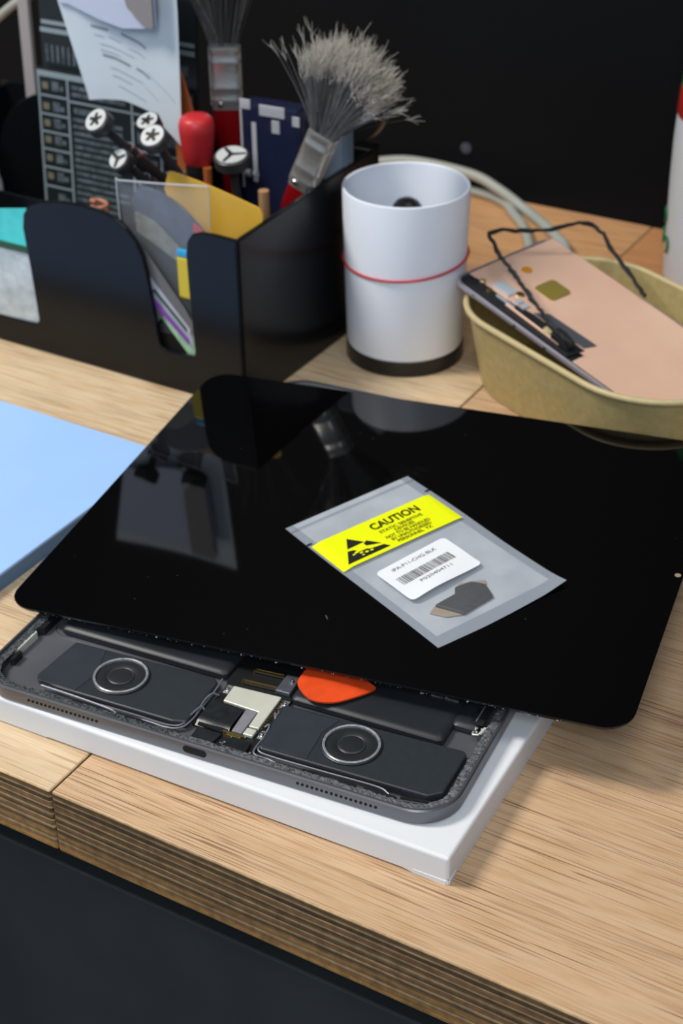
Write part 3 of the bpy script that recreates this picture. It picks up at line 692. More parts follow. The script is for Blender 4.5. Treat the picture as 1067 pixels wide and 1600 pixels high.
m = MB(); m.prism([(0, 0.3), (125, 0.3), (125, 89), (95, 88.6), (50, 87), (0, 85.4)], U(-204.2), U(UR), Matrix(((0, 0, 1, 0), (1, 0, 0, 0), (0, 1, 0, 0), (0, 0, 0, 1)))); m.build('side_panel', 'organizer', og, bevel=0.7)
MB().box(U(-445), 0, 122.4, 125, 0.3, 88).build('back_panel', 'organizer', og, bevel=0.7)
MB().box(U(-445), U(-442), 0, 125, 0.3, 85).build('side_panel', 'organizer', og, bevel=0.7)
MB().box(U(-443), -1, 1, 124, 0.0, 3.0).build('base', 'organizer', og)
hump = [(-442, 2.5), (-441, 40), (-436, 52), (-432, 63), (-428, 72), (-423, 79), (-415, 85.5), (-405, 90.5), (-392, 93.5), (-375, 94), (-330, 90), (-300, 84), (-218, 80), (-218, 2.5)]
m = MB(); m.panel([(U(u), z) for u, z in hump], 102.2, 104.2); m.build('divider', 'organizer', og, bevel=0.7)
MB().box(U(-443), U(-206), 32, 33.8, 2.5, 66).build('divider', 'organizer', og, bevel=0.5)

FZ = 3.2    # organizer floor
# ---- black printed tool cards
kc = thing('parts_card', 'black card printed with a pale grid of part pictures, at the organizer left', 'card', (-339, 340, FZ), (math.radians(-4), 0, 0))
def cardpt(u): return u + 333
m = MB(); m.box(-50, 50, -1, 1, 0, 108); m.build('card_sheet', 'card_black', kc)
m = MB()
for x in (-48.8, -29.5, 12, 30, 48): m.box(x - .6, x + .6, -1.3, -1, 2, 106)
for z in (106, 94, 84, 74.5, 65, 55, 44.5, 33): m.box(-49, -29.5, -1.3, -1, z - .45, z + .45)
m.box(-49.5, 49.5, -1.35, -1, 104, 107)
for z in (93, 33): m.box(-29.5, 49, -1.3, -1, z - .5, z + .5)
for z in (88, 74, 60, 46): m.box(12, 49, -1.3, -1, z - .45, z + .45)
m.build('grid_lines', 'card_line', kc)
m = MB(); rr = random.Random(2)
for k in range(14): m.box(-27, 9 - rr.uniform(0, 9), -1.25, -1, 36 + k * 3.6, 37.9 + k * 3.6)
for z in (96, 99.5): m.box(-27, 8, -1.25, -1, z, z + 2)
m.box(-26, -12, -1.25, -1, 87, 90)
for z in (97, 86, 77, 68, 58, 48, 36):
    m.box(-40, -35.5, -1.25, -1, z, z + 5); m.box(-35, -32.5, -1.25, -1, z + .6, z + 3)
for z in (78, 64, 50, 36):
    m.box(15, 27, -1.25, -1, z, z + 6); m.box(33, 45, -1.25, -1, z + 1, z + 6)
m.build('printed_blocks', 'card_mid', kc)
m = MB()
for z in (97, 86, 77, 68, 58, 48): m.box(-46.5, -42.5, -1.25, -1, z + .5, z + 4)
m.build('printed_pictures', 'card_tan', kc)
k2 = thing('tool_card', 'dark card with a pale rim line rising behind the printed grid card', 'card', (-340, 345.5, FZ), (math.radians(-4), 0, 0))
m = MB(); m.box(-49, 50, -1, 1, 0, 152); m.build('card_sheet', 'card_black', k2)
m = MB(); m.box(-49, 49, -1.3, -1, 125.2, 127.6); m.box(-48, 49, -1.25, -1, 129.5, 131.5); m.build('rim_line', 'card_line', k2)
m = MB()
for k in range(9): m.box(-46 + k * 3.6, -44.6 + k * 3.6, -1.25, -1, 110, 119)
m.box(-12, 45, -1.25, -1, 115, 120); m.box(-12, -5, -1.28, -1, 110.5, 113.5); m.build('printed_blocks', 'card_mid', k2)
# ---- leaflet
lf = thing('leaflet', 'pale printed paper leaflet curling above the black cards', 'paper', (-310, 318, 0))
def leaf(u, v):       # u across, v up
    x0, x1 = -33.5 - 16.5 * v * 1.15, 29.5 + 4.0 * v
    low = 111 - 76 * 0 - (18 * max(0, (u - .35) / .65) ** 1.6); z = low + (205 - low) * v
    x = x0 + (x1 - x0) * u
    return Vector((x + 3 * v * 0, 12 * math.sin(u * PI) * .35 - 5 * v + 9 * max(0, v - .55) ** 2 * u, z))
def leaff(u, v):
    # lower edge: follows the curled outline
    zl = [(0, 110.5), (.12, 111.5), (.36, 112), (.62, 108.5), (1, 93.5)]
    for a, c in zip(zl, zl[1:]):
        if u <= c[0]: low = a[1] + (c[1] - a[1]) * (u - a[0]) / (c[0] - a[0]); break
    z = low + (215 - low) * v; h = (z - 93) / 100
    xl = -21.5 - 29.5 * max(0, (z - 111) / 100) * 1.0; xr = 30.7 + 3.5 * min(1, h * 1.5) - 1.5 * h
    x = xl + (xr - xl) * u
    return Vector((x, 3.5 * math.sin(u * PI) - 8 * h * .0 + 4 * u * u, z))
m = MB(); m.sheet(24, 20, leaff, .25); m.build('sheet', 'paper', lf, smooth=True)
def leafmark(u0, u1, zc, h, mt, sl=-.18, y=-.4, nm='printed_line'):
    m = MB()
    def f(u, v):
        uu = u0 + (u1 - u0) * u; low = 110; vv = (zc + h * (v - .5) + sl * (uu - u0) * 60 - low) / (215 - low)
        p = leaff(uu, max(0, min(1, vv))); p.y += y; return p
    m.sheet(12, 1, f, .1); return m.build(nm, mt, lf)
for u0, u1, z in ((.22, .36, 146.2), (.47, .68, 144.6), (.26, .5, 132.4), (.56, .68, 129.6)): leafmark(u0, u1, z, 1.1, 'print_mid')
for u0, u1, z in ((.23, .31, 142.2), (.35, .45, 141.4), (.52, .66, 138.6), (.26, .55, 137.8), (.25, .42, 134.9), (.3, .6, 126.5), (.62, .75, 122), (.3, .48, 122.6), (.34, .6, 117.5), (.66, .94, 130.5)): leafmark(u0, u1, z, .5, 'print_soft')
m = MB(); m.panel([(-34, 157), (-28, 157.2), (-10, 152), (4, 149.5), (20, 151.5), (24, 153.5), (25, 206), (-48, 206)], -1.2, -.8)
m.build('folded_flap', 'paper_lilac', lf)
m = MB(); m.panel([(p.x, p.y) for p in smoothpath([(7, 206, 0), (8, 166, 0), (12, 158.5, 0), (17, 154, 0), (21.5, 152.2, 0), (23.6, 153.4, 0), (24, 160, 0), (24, 206, 0)], 4)], -3.4, -3.0); m.build('curled_corner', 'curl_beige', lf)

# ---- precision screwdrivers with printed end caps
def driver(name, label, top, axis, length, rcap, mt, three=True, group='precision screwdrivers in the organizer'):
    ax = Vector(axis).normalized(); q = Vector((0, 0, 1)).rotation_difference(ax).to_matrix().to_4x4()
    base = Vector(top) - ax * length
    t = thing(name, label, 'screwdriver', base, mtx=q, group=group)
    L = length
    m = MB(); m.lathe([(1.2, 0), (1.4, L * .15), (3.2, L * .18), (3.6, L * .55), (3.0, L * .62), (2.2, L - 22), (2.0, L - 9), (rcap * .8, L - 7), (rcap, L - 5.4), (rcap, L - .6), (rcap * .9, L)], 28); m.build('handle', mt, t, smooth=True)
    m = MB(); m.lathe([(3.75, L * .5), (3.75, L * .54), (3.55, L * .55), (3.4, L * .5)], 28, closed=True); m.lathe([(3.4, L * .60), (3.4, L * .62), (3.1, L * .62), (3.1, L * .6)], 28, closed=True); m.build('metal_band', 'steel', t, smooth=True)
    m = MB(); m.lathe([(rcap * .86, L - .02), (rcap * .84, L + .2), (0.01, L + .2)], 28); cap = m.build('end_cap', 'cap_white', t, smooth=True)
    m = MB()
    for k in range(3 if three else 5):
        n_ = 3 if three else 5; a = 2 * PI * k / n_ + .5; T = Matrix.Translation((0, 0, L + .2)) @ Matrix.Rotation(a, 4, 'Z')
        m.prism([(0, -1.1), (rcap * (.8 if three else .55), -.7), (rcap * (.8 if three else .55), .7), (0, 1.1)], 0, .12, T)
    m.build('cap_symbol', 'ink', cap)
    return t
driver('precision_screwdriver', 'long black screwdriver with a star marked white end cap leaning left over the cards', (-287.8, 268, 122.4), (-.15, -.725, .8), 66, 6.6, 'driver_grey', False)
driver('precision_screwdriver', 'short black screwdriver with a white end cap, lower left beside the clear bag', (-276.8, 268, 105.6), (-.12, -.74, .72), 56, 5.6, 'driver_grey', True)
driver('precision_screwdriver', 'black screwdriver with a starred white cap, lower of two left of the red grip', (-257.5, 270, 119.3), (.02, -.62, .85), 80, 6.6, 'driver_grey', False)
driver('precision_screwdriver', 'black screwdriver with a star marked white cap touching the leaflet bottom, upper of two', (-270.5, 284, 120), (-.05, -.5, .95), 86, 6.0, 'black_plastic', False)
driver('precision_screwdriver', 'upright black screwdriver with a three pointed mark on its round white cap', (-240.7, 308, 101), (0.05, -.22, 1), 92, 8.6, 'driver_grey', True)
# red screwdriver
rt = thing('red_screwdriver', 'screwdriver with a rounded red grip standing right of the leaflet', 'screwdriver', (-271.5, 322, FZ), (0.02, 0.03, 0))
m = MB(); m.lathe([(2.0, 0), (2.0, 30), (5.5, 40), (6.4, 62), (6.2, 80), (6.4, 84), (6.0, 86)], 28); m.build('shaft', 'black_plastic', rt, smooth=True)
m = MB(); m.lathe([(6.6, 85), (7.4, 86.5), (8.0, 93), (8.8, 101), (8.9, 104), (8.2, 107), (6.4, 108.6), (3, 109.2), (0.01, 109.3)], 32); m.build('grip', 'red_bright', rt, smooth=True)
o = MB().tube([(-262, 318, 60), (-261.5, 317, 88)], [1.6, 2.2], 10).build('marker_tip', 'orange', smooth=True); solo(o, 'thin orange red stick standing beside the red grip', 'stick')
o.data.transform(Matrix.Translation((0, 0, 0)))
m = MB(); m.panel([(-289, FZ), (-268, FZ), (-276.5, 98), (-279, 108), (-284.5, 127), (-287.5, 128), (-291, 100)], 332, 333.6); o = m.build('orange_card', 'orange', bevel=0.4); solo(o, 'orange pointed card edge behind the red grip', 'card')

# ---- brushes
def brush(label, base, axis, roll, hl, fl, fw, fd, bl, spread, nb, tuft, seed):
    ax = Vector(axis).normalized(); q = Vector((0, 0, 1)).rotation_difference(ax).to_matrix().to_4x4() @ Matrix.Rotation(roll, 4, 'Z')
    t = thing('paint_brush', label, 'brush', base, mtx=q, group='brushes in the organizer')
    m = MB()
    def ring(wd, dp, z): return [(x, y, z) for x, y in rrect(-wd / 2, wd / 2, -dp / 2, dp / 2, min(wd, dp) * .35, 4)]
    m.loops([ring(4, 4, 0), ring(6, 5, hl * .4), ring(fw * .55, fd * .7, hl * .62), ring(fw * .92, fd * .95, hl * .86), ring(fw * .95, fd * .97, hl)]); m.build('handle', 'red_paint', t, smooth=True)
    m = MB(); L = [(1.0, 0), (1.0, .1), (1.06, .13), (1.06, .17), (1.0, .2), (1.0, .30), (1.07, .33), (1.07, .37), (1.0, .4), (1.0, .72), (1.07, .75), (1.07, .79), (1.0, .82), (1.0, .9), (1.07, .93), (1.07, .99), (.97, 1.0)]
    m.loops([ring(fw * k, fd * k, hl - 1 + fl * z) for k, z in L]); fo = m.build('ferrule', 'ferrule', t, smooth=True)
    m = MB()
    for s in (-1, 1): m.box(s * fw * .5 - .4, s * fw * .5 + .4, -fd * .3, fd * .3, hl + 1, hl + fl - 2)
    m.build('ferrule_seam', 'ferrule_side', fo)
    m = MB(); m.lathe([(1.3, 0), (1.3, .7), (.9, 1.1), (0.01, 1.2)], 14, Matrix.Translation((-fw * .2, -fd / 2 - .1, hl + fl * .06)) @ Matrix.Rotation(PI / 2, 4, 'X')); m.build('rivet', 'steel', fo, smooth=True)
    rnd = random.Random(seed); m = MB(); z0 = hl + fl - 3
    for k in range(nb):
        a, c = rnd.uniform(-1, 1), rnd.uniform(-1, 1)
        x0, y0 = a * fw * .42, c * fd * .4
        stray = rnd.random() < .035
        L_ = bl * (rnd.uniform(.82, 1.0)) * (1 - .26 * a * a); sx = spread[0] * a + spread[2] + rnd.gauss(0, .05) + (rnd.uniform(-.55, .55) if stray else 0); sy = spread[1] * c + rnd.gauss(0, .06)
        bend = rnd.gauss(0, .05) + .12 * a
        P = []
        for j in range(6):
            s = j / 5; P.append(Vector((x0 + L_ * (sx * s + bend * s * s), y0 + L_ * (sy * s), z0 + L_ * s * (1 - .22 * sx * sx * s))))
        rad = .14 * rnd.uniform(.6, 1.3)
        m.mi = 2 if rnd.random() < (.25 if tuft else .7) else 0
        n0 = len(m.bm.faces); m.tube(P, [rad, rad, rad, rad * .95, rad * .8, rad * .5], 3)
        if tuft:     # frayed, paler tips
            tip = P[-1]; pv = P[-2]
            m.mi = 1
            for jj in range(5):
                d = (tip - pv).normalized() * rnd.uniform(3, 7) + Vector((rnd.gauss(0, 1.4), rnd.gauss(0, 1.4), rnd.gauss(0, 1.4)))
                st = P[-2].lerp(tip, rnd.uniform(.2, .95)); m.tube([st, st + d * .5, st + d + Vector((rnd.gauss(0, .7), rnd.gauss(0, .7), rnd.gauss(0, .7)))], [.12, .10, .05], 3)
    o = m.build('bristles', ['bristle', 'bristle_pale', 'bristle_dark'], t); o['kind'] = 'stuff'
    return t
ax2 = Vector((.41, .03, .91)).normalized()
brush('brush with frayed grey bristles fanned wide, leaning right over the organizer side', Vector((-197.4, 323, 115.2)) - ax2 * 107, ax2, 0.1, 76, 31, 13.4, 9.6, 44, (.33, .26, .0), 860, True, 3)
brush('upright brush with sparse dark bristles standing behind the red grip', (-271.2, 351, FZ), (0, 0, 1), 0.5, 104, 31, 15, 8, 64, (.26, .16, .02), 46, False, 8)

# ---- clear box
cx = thing('clear_box', 'clear blue tinted plastic box behind the leaning brush', 'container', (-238, 343, FZ), (0, 0, .05))
m = MB(); m.box(-16, 16, -6, 6, 2, 113); m.build('box_wall', 'clear_blue', cx, bevel=1.5)
m = MB(); m.box(-16, -10, -6.6, -5.8, 110, 115); m.box(-5, 9, -6.8, -5.9, 108, 113.5); m.box(13, 17, -6.7, -5.9, 105, 110); m.box(1.5, 6, -6.6, -5.9, 100, 106.5); m.build('highlight_piece', 'clear_edge', cx, bevel=0.8)  # pale pieces near the top stand in for bright highlights on the plastic
m = MB(); m.box(-9.6, -7.2, -6.6, -6.1, 74, 104); m.box(-16, -15, -6.5, -6, 70, 110); m.tube([(-14, -6.6, 78), (-11, -6.8, 78)], 1.7, 10); m.tube([(-8.4, -6.8, 78), (-7.4, -6.8, 78.5)], 1.9, 10); m.build('rib', 'clear_edge', cx)
m = MB(); m.tube([(2, -4, 2), (2, -6, 84)], 2.6, 12); o = m.build('bit_holder', 'peg', smooth=True); solo(o, 'small tan peg standing in front of the clear box', 'peg', (-224, 312, FZ))
# translucent tube, hexagonal piece, tape roll and grey strip right of the brush
m = MB(); m.prism(rrect(-7, 6, -5, 5, 2, 4), 0, 103); o = m.build('plastic_tube', 'frost_blue', bevel=0.8); solo(o, 'translucent blue grey tube behind the leaning brush', 'tube', (-203.5 - 4, 352, FZ))
m = MB(); m.panel([(-10, 0), (2, 0), (12, 6), (13.4, 12), (13, 19), (9, 22), (-2, 16)], 0, 3); m.panel([(-8, -101), (-2, -101), (-2, 1), (-8, 1)], .5, 2.5); o = m.build('spudger', 'frost', bevel=0.6); solo(o, 'pale grey paddle ended plastic tool right of the fanned bristles', 'tool', (-206, 360, FZ + 100))
m = MB(); m.lathe([(9.5, -4), (19, -4), (19.6, -3), (19.6, 3), (19, 4), (9.5, 4)], 40, Matrix.Rotation(PI / 2, 4, 'X'), closed=True); o = m.build('tape_roll', 'black_plastic', smooth=True); solo(o, 'black tape roll resting on the organizer back behind the fanned brush', 'tape', (-217.5, 382.2, 108.0))
m = MB(); m.panel([(-9, 0), (9, 0), (9, 84.8), (-9, 84.8)], 0, 8); o = m.build('support_block', 'organizer', bevel=1); solo(o, 'black block standing behind the organizer under the tape roll', 'block', (-217.5, 386.4, 0))

# ---- yellow card, clear bag and small items at the front
yc = MB(); pts = [(-5.2, 0), (0, 8.4), (18.6, 9.2), (42, 2.5), (46.5, -1), (47.6, -5), (45.4, -12), (39, -30), (30, -60), (-10, -66), (-22, -12), (-9, -4)]
m = MB(); m.panel([(p.x, p.y) for p in smoothpath([(-6.6, -5.5, 0), (-4.0, 1.8, 0), (-1.0, 3.4, 0), (18, .6, 0), (40.5, -4.2, 0), (45.6, -5.6, 0), (47.4, -9, 0), (46.0, -15, 0), (40.0, -24, 0), (33, -34, 0), (12, -40, 0), (2, -30, 0)], 4)], 0, 1.0)
o = m.build('scraper_card', 'yellow_card', smooth=True); solo(o, 'yellow plastic scraper card sticking out behind the clear bag', 'card', (-250.5, 275.5, 97.6))
cb2 = thing('clear_bag', 'clear plastic bag holding a dark disc, rising above the organizer notch', 'bag', (-249, 263, 0))
m = MB(); m.sheet(14, 14, lambda u, v: Vector((-25.5 + 52.0 * u - 3 * (1 - v) + 8 * (1 - v) * (1 - u), 2.4 * math.sin(u * PI) * math.sin(v * PI) * -1, 24 + v * 73 + 6.5 * u * v * .9)), .15); m.build('film', 'clear_film', cb2, smooth=True)
m = MB(); m.tube(smoothpath([(-25.3, -.6, 78), (-25.5, -.6, 97), (-23, -.6, 97.8), (0, -.8, 100.5), (26, -.6, 103.8)], 5), .45, 6); m.tube([(26.2, -.3, 103.6), (25.6, -.3, 84)], .3, 6); m.build('seam', 'clear_edge', cb2, smooth=True)
m = MB(); m.panel([(p.x, p.y) for p in smoothpath([(-20.5, 88, 0), (-15, 94.5, 0), (-6, 95, 0), (6, 91, 0), (15, 84.5, 0), (20.5, 78, 0), (14, 70, 0), (7, 63.5, 0), (-4, 70, 0), (-17, 77, 0)], 4)], 1.8, 3.4); o = m.build('dark_disc', 'smoke_grey', bevel=0.4); solo(o, 'dark curved plate inside the clear bag', 'plate', (-249, 263.4, 0))
m = MB(); m.panel([(-17, 83), (-6, 80), (5, 71.5), (10.2, 66.6), (8.4, 61.5), (3, 64), (-8, 69.5), (-17, 73.5)], 0.6, 1.6); o = m.build('grey_label', 'stone_grey'); solo(o, 'grey rectangular slip in front of the dark plate', 'label', (-249, 263.0, 0))
m = MB(); m.panel([(16, 84), (21, 81.5), (22.5, 79), (16, 78.6)], 0.2, 1.0); o = m.build('red_chip', 'red_bright'); solo(o, 'small red chip at the right edge of the clear bag', 'chip', (-249, 263.0, 0))
# paper packet seen through the notch
pkp = thing('seed_packet', 'white and green printed packet with a purple line seen through the front notch', 'packet', (-246, 257.6, 0))
m = MB(); m.panel([(-17, 64), (-10, 60), (11, 35), (16, 28), (16, 14), (12.5, 15.5), (-9, 39.5), (-14.5, 48)], 0, 1.0); m.build('packet_body', 'leaf_green', pkp)
m = MB(); m.panel([(-17, 56.5), (-12.5, 54.5), (12.5, 30), (12.6, 22.5), (-13, 46)], -.25, 0); m.build('white_band', 'pale_print', pkp)
m = MB(); m.panel([(-16.5, 71), (-10.5, 67.5), (9.5, 43), (14, 36), (14, 29), (-12, 53), (-17, 57)], -.5, -.28); m.build('grey_band', 'grey_print', pkp)
m = MB(); m.panel([(-17, 61), (-12, 58), (12, 33), (12, 29), (-12, 53.5), (-17, 57)], -.8, -.52); m.build('lilac_band', 'pale_print', pkp)
m = MB(); m.panel([(-7, 49.8), (10, 33), (10, 31), (-8, 48.6)], -1.1, -.82); m.build('dark_stripe', 'green_dark', pkp)
m = MB(); m.panel([(-11.6, 47.2), (-9.8, 46.6), (10.6, 27.5), (10.6, 24.8), (-12, 45.2)], -1.1, -.82); m.build('purple_stripe', 'purple', pkp)
m = MB(); m.panel([(-12.5, 40.5), (-7, 40.2), (-3.5, 36.4), (-7.5, 31.6), (-9, 31)], -.6, -.02); m.build('grey_patch', 'grey_print', pkp)
o = MB().box(-258, -226, 263.5, 264.5, 3.2, 46).build('brown_card', 'brown_card'); solo(o, 'dark brown card behind the printed packet in the notch', 'card')
yb = thing('striped_stick', 'yellow stick with a blue tip just left of the right front panel', 'stick', (-237.5, 258.6, 0))
m = MB(); m.prism([(-3.2, 0), (4.6, 0), (4.6, 3), (-3.2, 3)], 47, 68, Matrix.Translation((0, 0, 0))); m.build('body', 'lemon', yb, bevel=1.2)
m = MB(); m.box(-2.9, 4.4, .1, 2.9, 67.9, 71.5); m.build('tip', 'sky_blue', yb, bevel=.8)
# copper coloured coil at the card foot
m = MB(); m.tube([(4.2 * math.cos(a), 4.2 * math.sin(a) * .6, a * .5) for a in [k * .4 for k in range(60)]], 1.1, 8); o = m.build('cable_coil', 'skin_orange', smooth=True); solo(o, 'small coppery wire coil above the curved front panel', 'coil', (-302, 282, 64))
m = MB(); m.tube([(0, 0, -60), (0, 0, 0), (7, -2, 2), (14, -3, -5)], [1.8, 2.0, 2.2, 2.4], 10); o = m.build('plug', 'grey_print', smooth=True); solo(o, 'short grey plug beside the coppery coil', 'plug', (-299, 281, 64))
# teal and white pouch in the left notch
tp = thing('small_pouch', 'white pouch with a teal top standing in the left front notch', 'pouch', (-348, 257, 0))
m = MB(); m.sheet(12, 12, lambda u, v: Vector((-24 + 47 * u, -1.6 * math.sin(u * PI) * math.sin(v * PI), 6 + 54 * v + 2 * u * v)), 1.2); m.build('pouch_body', 'pouch_white', tp, smooth=True)
m = MB(); m.sheet(8, 4, lambda u, v: Vector((-24 + 46 * u, -.9, 55 + (12 + 9 * u) * v)), 1.0); m.build('pouch_top', 'teal', tp, smooth=True)
m = MB(); m.box(-24, 22, -1.9, -1.2, 52.5, 56); m.build('zip_line', 'green_dark', tp)

# ================================================================ WHITE CUP
CU, CV = -165.9, 343.7
cp = thing('pen_cup', 'white cylindrical cup with a black base standing between organizer and kraft tray', 'cup', (CU, CV, 0))
m = MB(); m.lathe([(28.9, 0), (29.3, .4), (29.2, 7.6), (28.6, 8.0), (0.01, 8.0)], 72); m.build('base', 'cup_base', cp, smooth=True)
m = MB(); m.lathe([(28.6, 8.0), (28.9, 9), (30.6, 86.6), (30.4, 87.7), (29.8, 88.0), (29.1, 87.6), (28.9, 86.6), (27.3, 10.0), (0.01, 9.6)], 72)
m.build('wall', 'cup_white', cp, smooth=True)
m = MB(); pts = []
for k in range(96):
    a = 2 * PI * k / 96; z = 52.4 + 1.5 * math.cos(a - .9) + .5 * math.sin(2 * a + 1); r = 28.9 + (z - 9) * .0219 + .55; pts.append((r * math.cos(a), r * math.sin(a), z))
m.tube(pts, .62, 8, closed=True); o = m.build('rubber_band', 'band_red', smooth=True); solo(o, 'thin red rubber band stretched round the white cup', 'rubber band', (CU, CV, 0))
m = MB(); m.lathe([(6.5, 0), (6.6, 30), (7.4, 48), (7.8, 54), (7.0, 58.6), (5.2, 61), (2.6, 62.3), (0.01, 62.6)], 28); o = m.build('knob_handle', 'black_plastic', smooth=True); solo(o, 'dark rounded tool handle standing inside the white cup', 'tool', (CU - 5.5, CV + 6.0, 14.5), (-.06, .02, 0))

# ================================================================ KRAFT TRAY
kb = thing('kraft_tray', 'brown kraft paper food tray holding phone parts at the right', 'tray', (-54.3, 342.3, 0), (0, 0, -.455))
def tray(d, z): return [(x, y, z) for x, y in rrect(-76 + d, 76 - d, -51 + d, 51 - d, 42 - d * .6, 14)]
m = MB(); m.loops([tray(8.5, 0.1), tray(7.6, .8), tray(0.9, 40.5), tray(1.5, 41), tray(8.2, 1.6)]); m.build('tray_wall', 'kraft', kb, smooth=True)
def mid(d): return [(x, y) for x, y, z in tray(d, 0)]
m = MB(); P0 = mid(0.2); n = len(P0)
L = []
for k in range(n):
    x, y = P0[k]; nx, ny = P0[(k + 1) % n][1] - P0[k - 1][1], -(P0[(k + 1) % n][0] - P0[k - 1][0]); l = math.hypot(nx, ny); nx, ny = nx / l, ny / l
    L.append([(x + nx * 1.5 * math.cos(a), y + ny * 1.5 * math.cos(a), 41.0 + 1.5 * math.sin(a)) for a in [2 * PI * i / 10 for i in range(10)]])
m.loops(L, closed=True); m.build('rolled_rim', 'kraft_rim', kb, smooth=True)

# ---- phone chassis lying in the tray
rv = Vector((0.071, 0.195, -0.342)); PR = Matrix.Rotation(rv.length, 4, rv.normalized())
ph = thing('phone_chassis', 'opened phone chassis with a bare copper sheet lying tilted in the kraft tray', 'phone', (-134.28, 335.09, 48.6), mtx=PR)
PL, PW_ = 128.0, 67.0
def po(d): return rrect(d - 3, PL - d, d, PW_ - d, 6.5 - d * .5, 6)
m = MB(); m.loops([[(x, y, -2.6) for x, y in po(.8)], [(x, y, -2.2) for x, y in po(0)], [(x, y, -.8) for x, y in po(0)], [(x, y, 0) for x, y in po(.6)], [(x, y, 0) for x, y in po(1.4)], [(x, y, -1.6) for x, y in po(1.6)]]); m.build('frame', 'phone_side', ph, smooth=True)
MB().box(30, PL - 8, PW_ - .4, PW_ + .15, -2.0, -.4).build('frame_edge', 'rose', ph)
m = MB(); m.prism(po(1.6), -1.6, -.9); m.build('inner_chassis', 'rubber', ph)
m = MB(); m.sheet(24, 14, lambda u, v: Vector((-.5 + (PL - 1.5) * u + (0), 9.5 + (PW_ - 10.6) * v, .1 + .35 * math.sin(u * 7 + v * 3) * math.sin(v * 4))), .3)
cpp = m.build('copper_sheet', 'copper', ph, smooth=True)
m = MB(); m.sheet(10, 6, lambda u, v: Vector((76 + (PL - 78) * u, 1.8 + 8.4 * v, .1)), .3); m.build('copper_sheet', 'copper', ph, smooth=True)
MB().prism(rrect(25.2, 38.0, 27.0, 40.4, 2.2, 4), .2, .75).build('sensor_cutout', 'olive', cpp)
m = MB(); m.lathe([(2.7, 0), (2.7, .45), (0.01, .45)], 20, Matrix.Translation((12.9, 34.9, .3))); m.build('round_sticker', 'orange_dot', cpp)
MB().prism([(40, 12.5), (72, 13), (74, 19.5), (45, 18.4)], .3, .95).build('grey_shield', 'grey_plate', ph, bevel=.2)
MB().prism([(3, 2.4), (72, 2.6), (74, 12.5), (40, 12.5), (24, 9.5), (4, 10)], -.9, .35).build('black_frame_strip', 'rubber', ph, bevel=.3)
MB().prism([(12.8, 11), (24, 11.5), (24.5, 18.4), (13, 19)], .3, 1.2).build('camera_shield', 'shield_pale', ph, bevel=.5)
m = MB(); m.lathe([(1.5, 0), (1.5, .8), (.9, 1.2), (0.01, 1.2)], 14, Matrix.Translation((8.2, 9.8, .35))); m.lathe([(1.5, 0), (1.5, .8), (0.01, 1.1)], 14, Matrix.Translation((15.2, 7.6, .35))); m.lathe([(2, 0), (2, .8), (0.01, 1.2)], 14, Matrix.Translation((26, 17.5, .35))); m.build('gold_contacts', 'gold', ph, smooth=True)
m = MB(); m.box(28, 31, 11, 15, .35, 1.1); m.box(32.5, 35.5, 10.5, 14.5, .35, 1.1); m.box(20, 32, 7.3, 8.3, .35, .9); m.build('silver_clips', 'shield_pale', ph)
m = MB(); m.tube([(28, 6.4, .7), (64, 5.4, .7)], .7, 8); m.build('copper_strip', 'copper', ph, smooth=True)
m = MB(); m.lathe([(2.8, 0), (2.8, 1.5), (1.8, 2.2), (0.01, 2.4)], 20, Matrix.Translation((54.6, 8.0, .35))); m.build('yellow_cap', 'kraft_rim', ph, smooth=True)
m = MB(); m.prism([(58, 5), (70, 4.4), (70.5, 9), (62, 11.5), (57, 11.4)], .35, 4.2); m.build('black_module', 'rubber', ph, bevel=.8)
for x in (12, 40, 60): m = MB(); m.box(x, x + 1.2, -.5, .05, -2.2, -.6); m.build('side_tab', 'steel', ph)
# ---- loose black gasket frame lying over the phone
def P3(x, y, z): return (x, y, z)
gf = MB()
A = [(72, 0.5, 5.0), (50, 6, 7), (28, 16, 8.5), (9, 26, 10), (-9, 28, 11), (-7.4, 30, 11.5), (-3.5, 42, 10.5), (4.5, 52, 10.2), (8.5, 60, 11), (14, 71, 12.4), (17.5, 77, 12), (22, 77, 11), (40, 71, 7.5), (70, 65.5, 2.2)]
A = [(72, 3.5, 5.2), (60, 4.5, 5.5), (45, 9.5, 6.5), (23, 15.6, 9.2), (7, 19.5, 11), (-7.6, 26.1, 12), (-5.5, 33, 12.4), (0, 44, 11.2), (6.5, 55.1, 11.5), (8, 62, 12.5), (12.2, 71, 13.6), (14.7, 75.9, 12), (22, 76, 10.8), (33, 71.5, 8.6), (45, 69, 6), (62, 65.2, 2.2)]
rr = random.Random(9)
pts = [Vector(p) for p in A]; fine = []
for a, c in zip(pts, pts[1:]):
    k = max(2, int((c - a).length / 2.2))
    for i in range(k): fine.append(a.lerp(c, i / k) + Vector((rr.gauss(0, .22), rr.gauss(0, .22), rr.gauss(0, .22))))
fine.append(pts[-1])
gf.tube(fine, [1.1 + .35 * math.sin(i * .9) * rr.random() for i in range(len(fine))], 5)
o = gf.build('gasket_frame', 'rubber'); o.matrix_world = Matrix.Translation(Vector((-134.28, 335.09, 49.6 + TZ)) / 1000) @ PR
o['label'] = 'thin crumpled black gasket frame lying loosely over the copper phone chassis'; o['category'] = 'gasket'

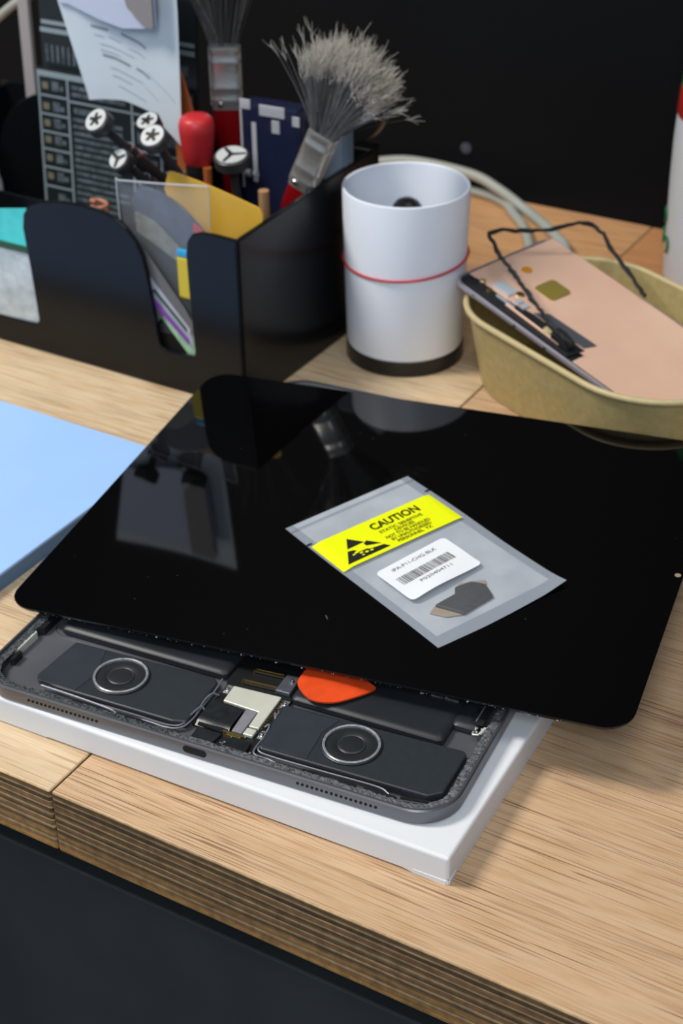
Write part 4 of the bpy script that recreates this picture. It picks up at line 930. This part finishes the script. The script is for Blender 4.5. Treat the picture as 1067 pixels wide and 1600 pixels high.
# ================================================================ BOTTLE
bt = thing('bottle', 'white bottle with a red collar and green cap at the right edge', 'bottle', (-50.5, 500, 0))
m = MB(); m.lathe([(33, 0), (35, 1.5), (36, 5), (36.6, 30), (37.2, 60), (37.2, 80), (36.9, 89), (36.6, 94)], 72); bo = m.build('bottle_body', 'bottle_white', bt, smooth=True)
m = MB(); m.lathe([(36.6, 93), (37.0, 94), (36.2, 107), (35.6, 108)], 72); m.build('collar', 'red', bt, smooth=True)
m = MB(); m.lathe([(35.8, 107.5), (35.6, 112), (33.0, 134), (30, 160), (27, 180), (12, 186), (12, 200), (0.01, 201)], 72); m.build('cap', 'green', bt, smooth=True)
for aa, z, mt in ((3.55, 38, 'green'), (3.5, 26, 'green'), (3.75, 24, 'green')):
    T = Matrix.Rotation(aa, 4, 'Z') @ Matrix.Translation((37.55, 0, z)) @ Matrix.Rotation(PI / 2, 4, 'Y')
    m = MB(); m.tube([T @ Vector((4 * math.cos(a), 3 * math.sin(a), -.2)) for a in [k * .35 for k in range(13)]], .7, 6); m.build('printed_mark', mt, bt)

# ================================================================ CABLES AND BACKGROUND BITS
def cable(label, pts, r, mt='cable', grp=None, name='cable'):
    o = MB().tube(smoothpath(pts, 8), r, 12).build(name, mt, smooth=True); solo(o, label, 'cable', group=grp); return o
cable('upper grey cable arching behind the white cup down to the kraft tray', [(-330, 540, 3.2), (-300, 543, 10), (-270, 545, 15.8), (-229, 543, 15.4), (-208, 539, 11), (-187, 534, 3.4), (-170, 520, 3.3), (-154, 505, 3.3), (-143, 492, 3.3), (-132, 465, 3.3), (-112, 440, 3.3)], 3.1)
cable('lower grey cable running behind the white cup beside the arching one', [(-330, 549, 3.2), (-280, 549.5, 2.9), (-228, 548, 2.9), (-206, 541, 2.9), (-192, 527, 2.9), (-178, 511, 2.9), (-166, 492, 2.9), (-155, 472, 2.9), (-140, 448, 2.9)], 2.8)
cable('pale cable crossing the top left corner', [(-560, 470, 2.2), (-520, 440, 40), (-490, 410, 92), (-462, 400, 113), (-435, 400, 130), (-400, 410, 142), (-330, 430, 150)], 2.4)
m = MB(); m.prism([(-3.6, -1.5), (3.6, -1.5), (3.6, 1.5), (-3.6, 1.5)], 0, 145); o = m.build('beige_ruler', 'beige', bevel=.6); solo(o, 'narrow beige ruler standing upright at the left behind the card', 'ruler', (-409, 361, FZ), (0, .03, 0))
m = MB(); m.lathe([(5.6, 0), (6, 2), (6, 60), (5.0, 64), (5, 76), (0.01, 77)], 28); o = m.build('white_tube', 'cap_white', smooth=True); solo(o, 'white tube at the left image edge inside the organizer', 'tube', (-388, 300, FZ))
m = MB(); m.panel([(-14, 0), (14, 0), (14, 34), (-14, 34)], 0, 12); o = m.build('brown_box', 'brown_box', bevel=1); solo(o, 'brown box at the far left edge behind the organizer', 'box', (-535, 470, 0))
m = MB(); m.lathe([(3.4, 0), (3.6, 1.0), (2.0, 1.6), (0.01, 1.7)], 20, Matrix.Rotation(PI / 2, 4, 'X')); o = m.build('wall_screw', 'smoke_grey', smooth=True); solo(o, 'small grey screw head on the black wall above the cables', 'screw', (-237, 554, 27))
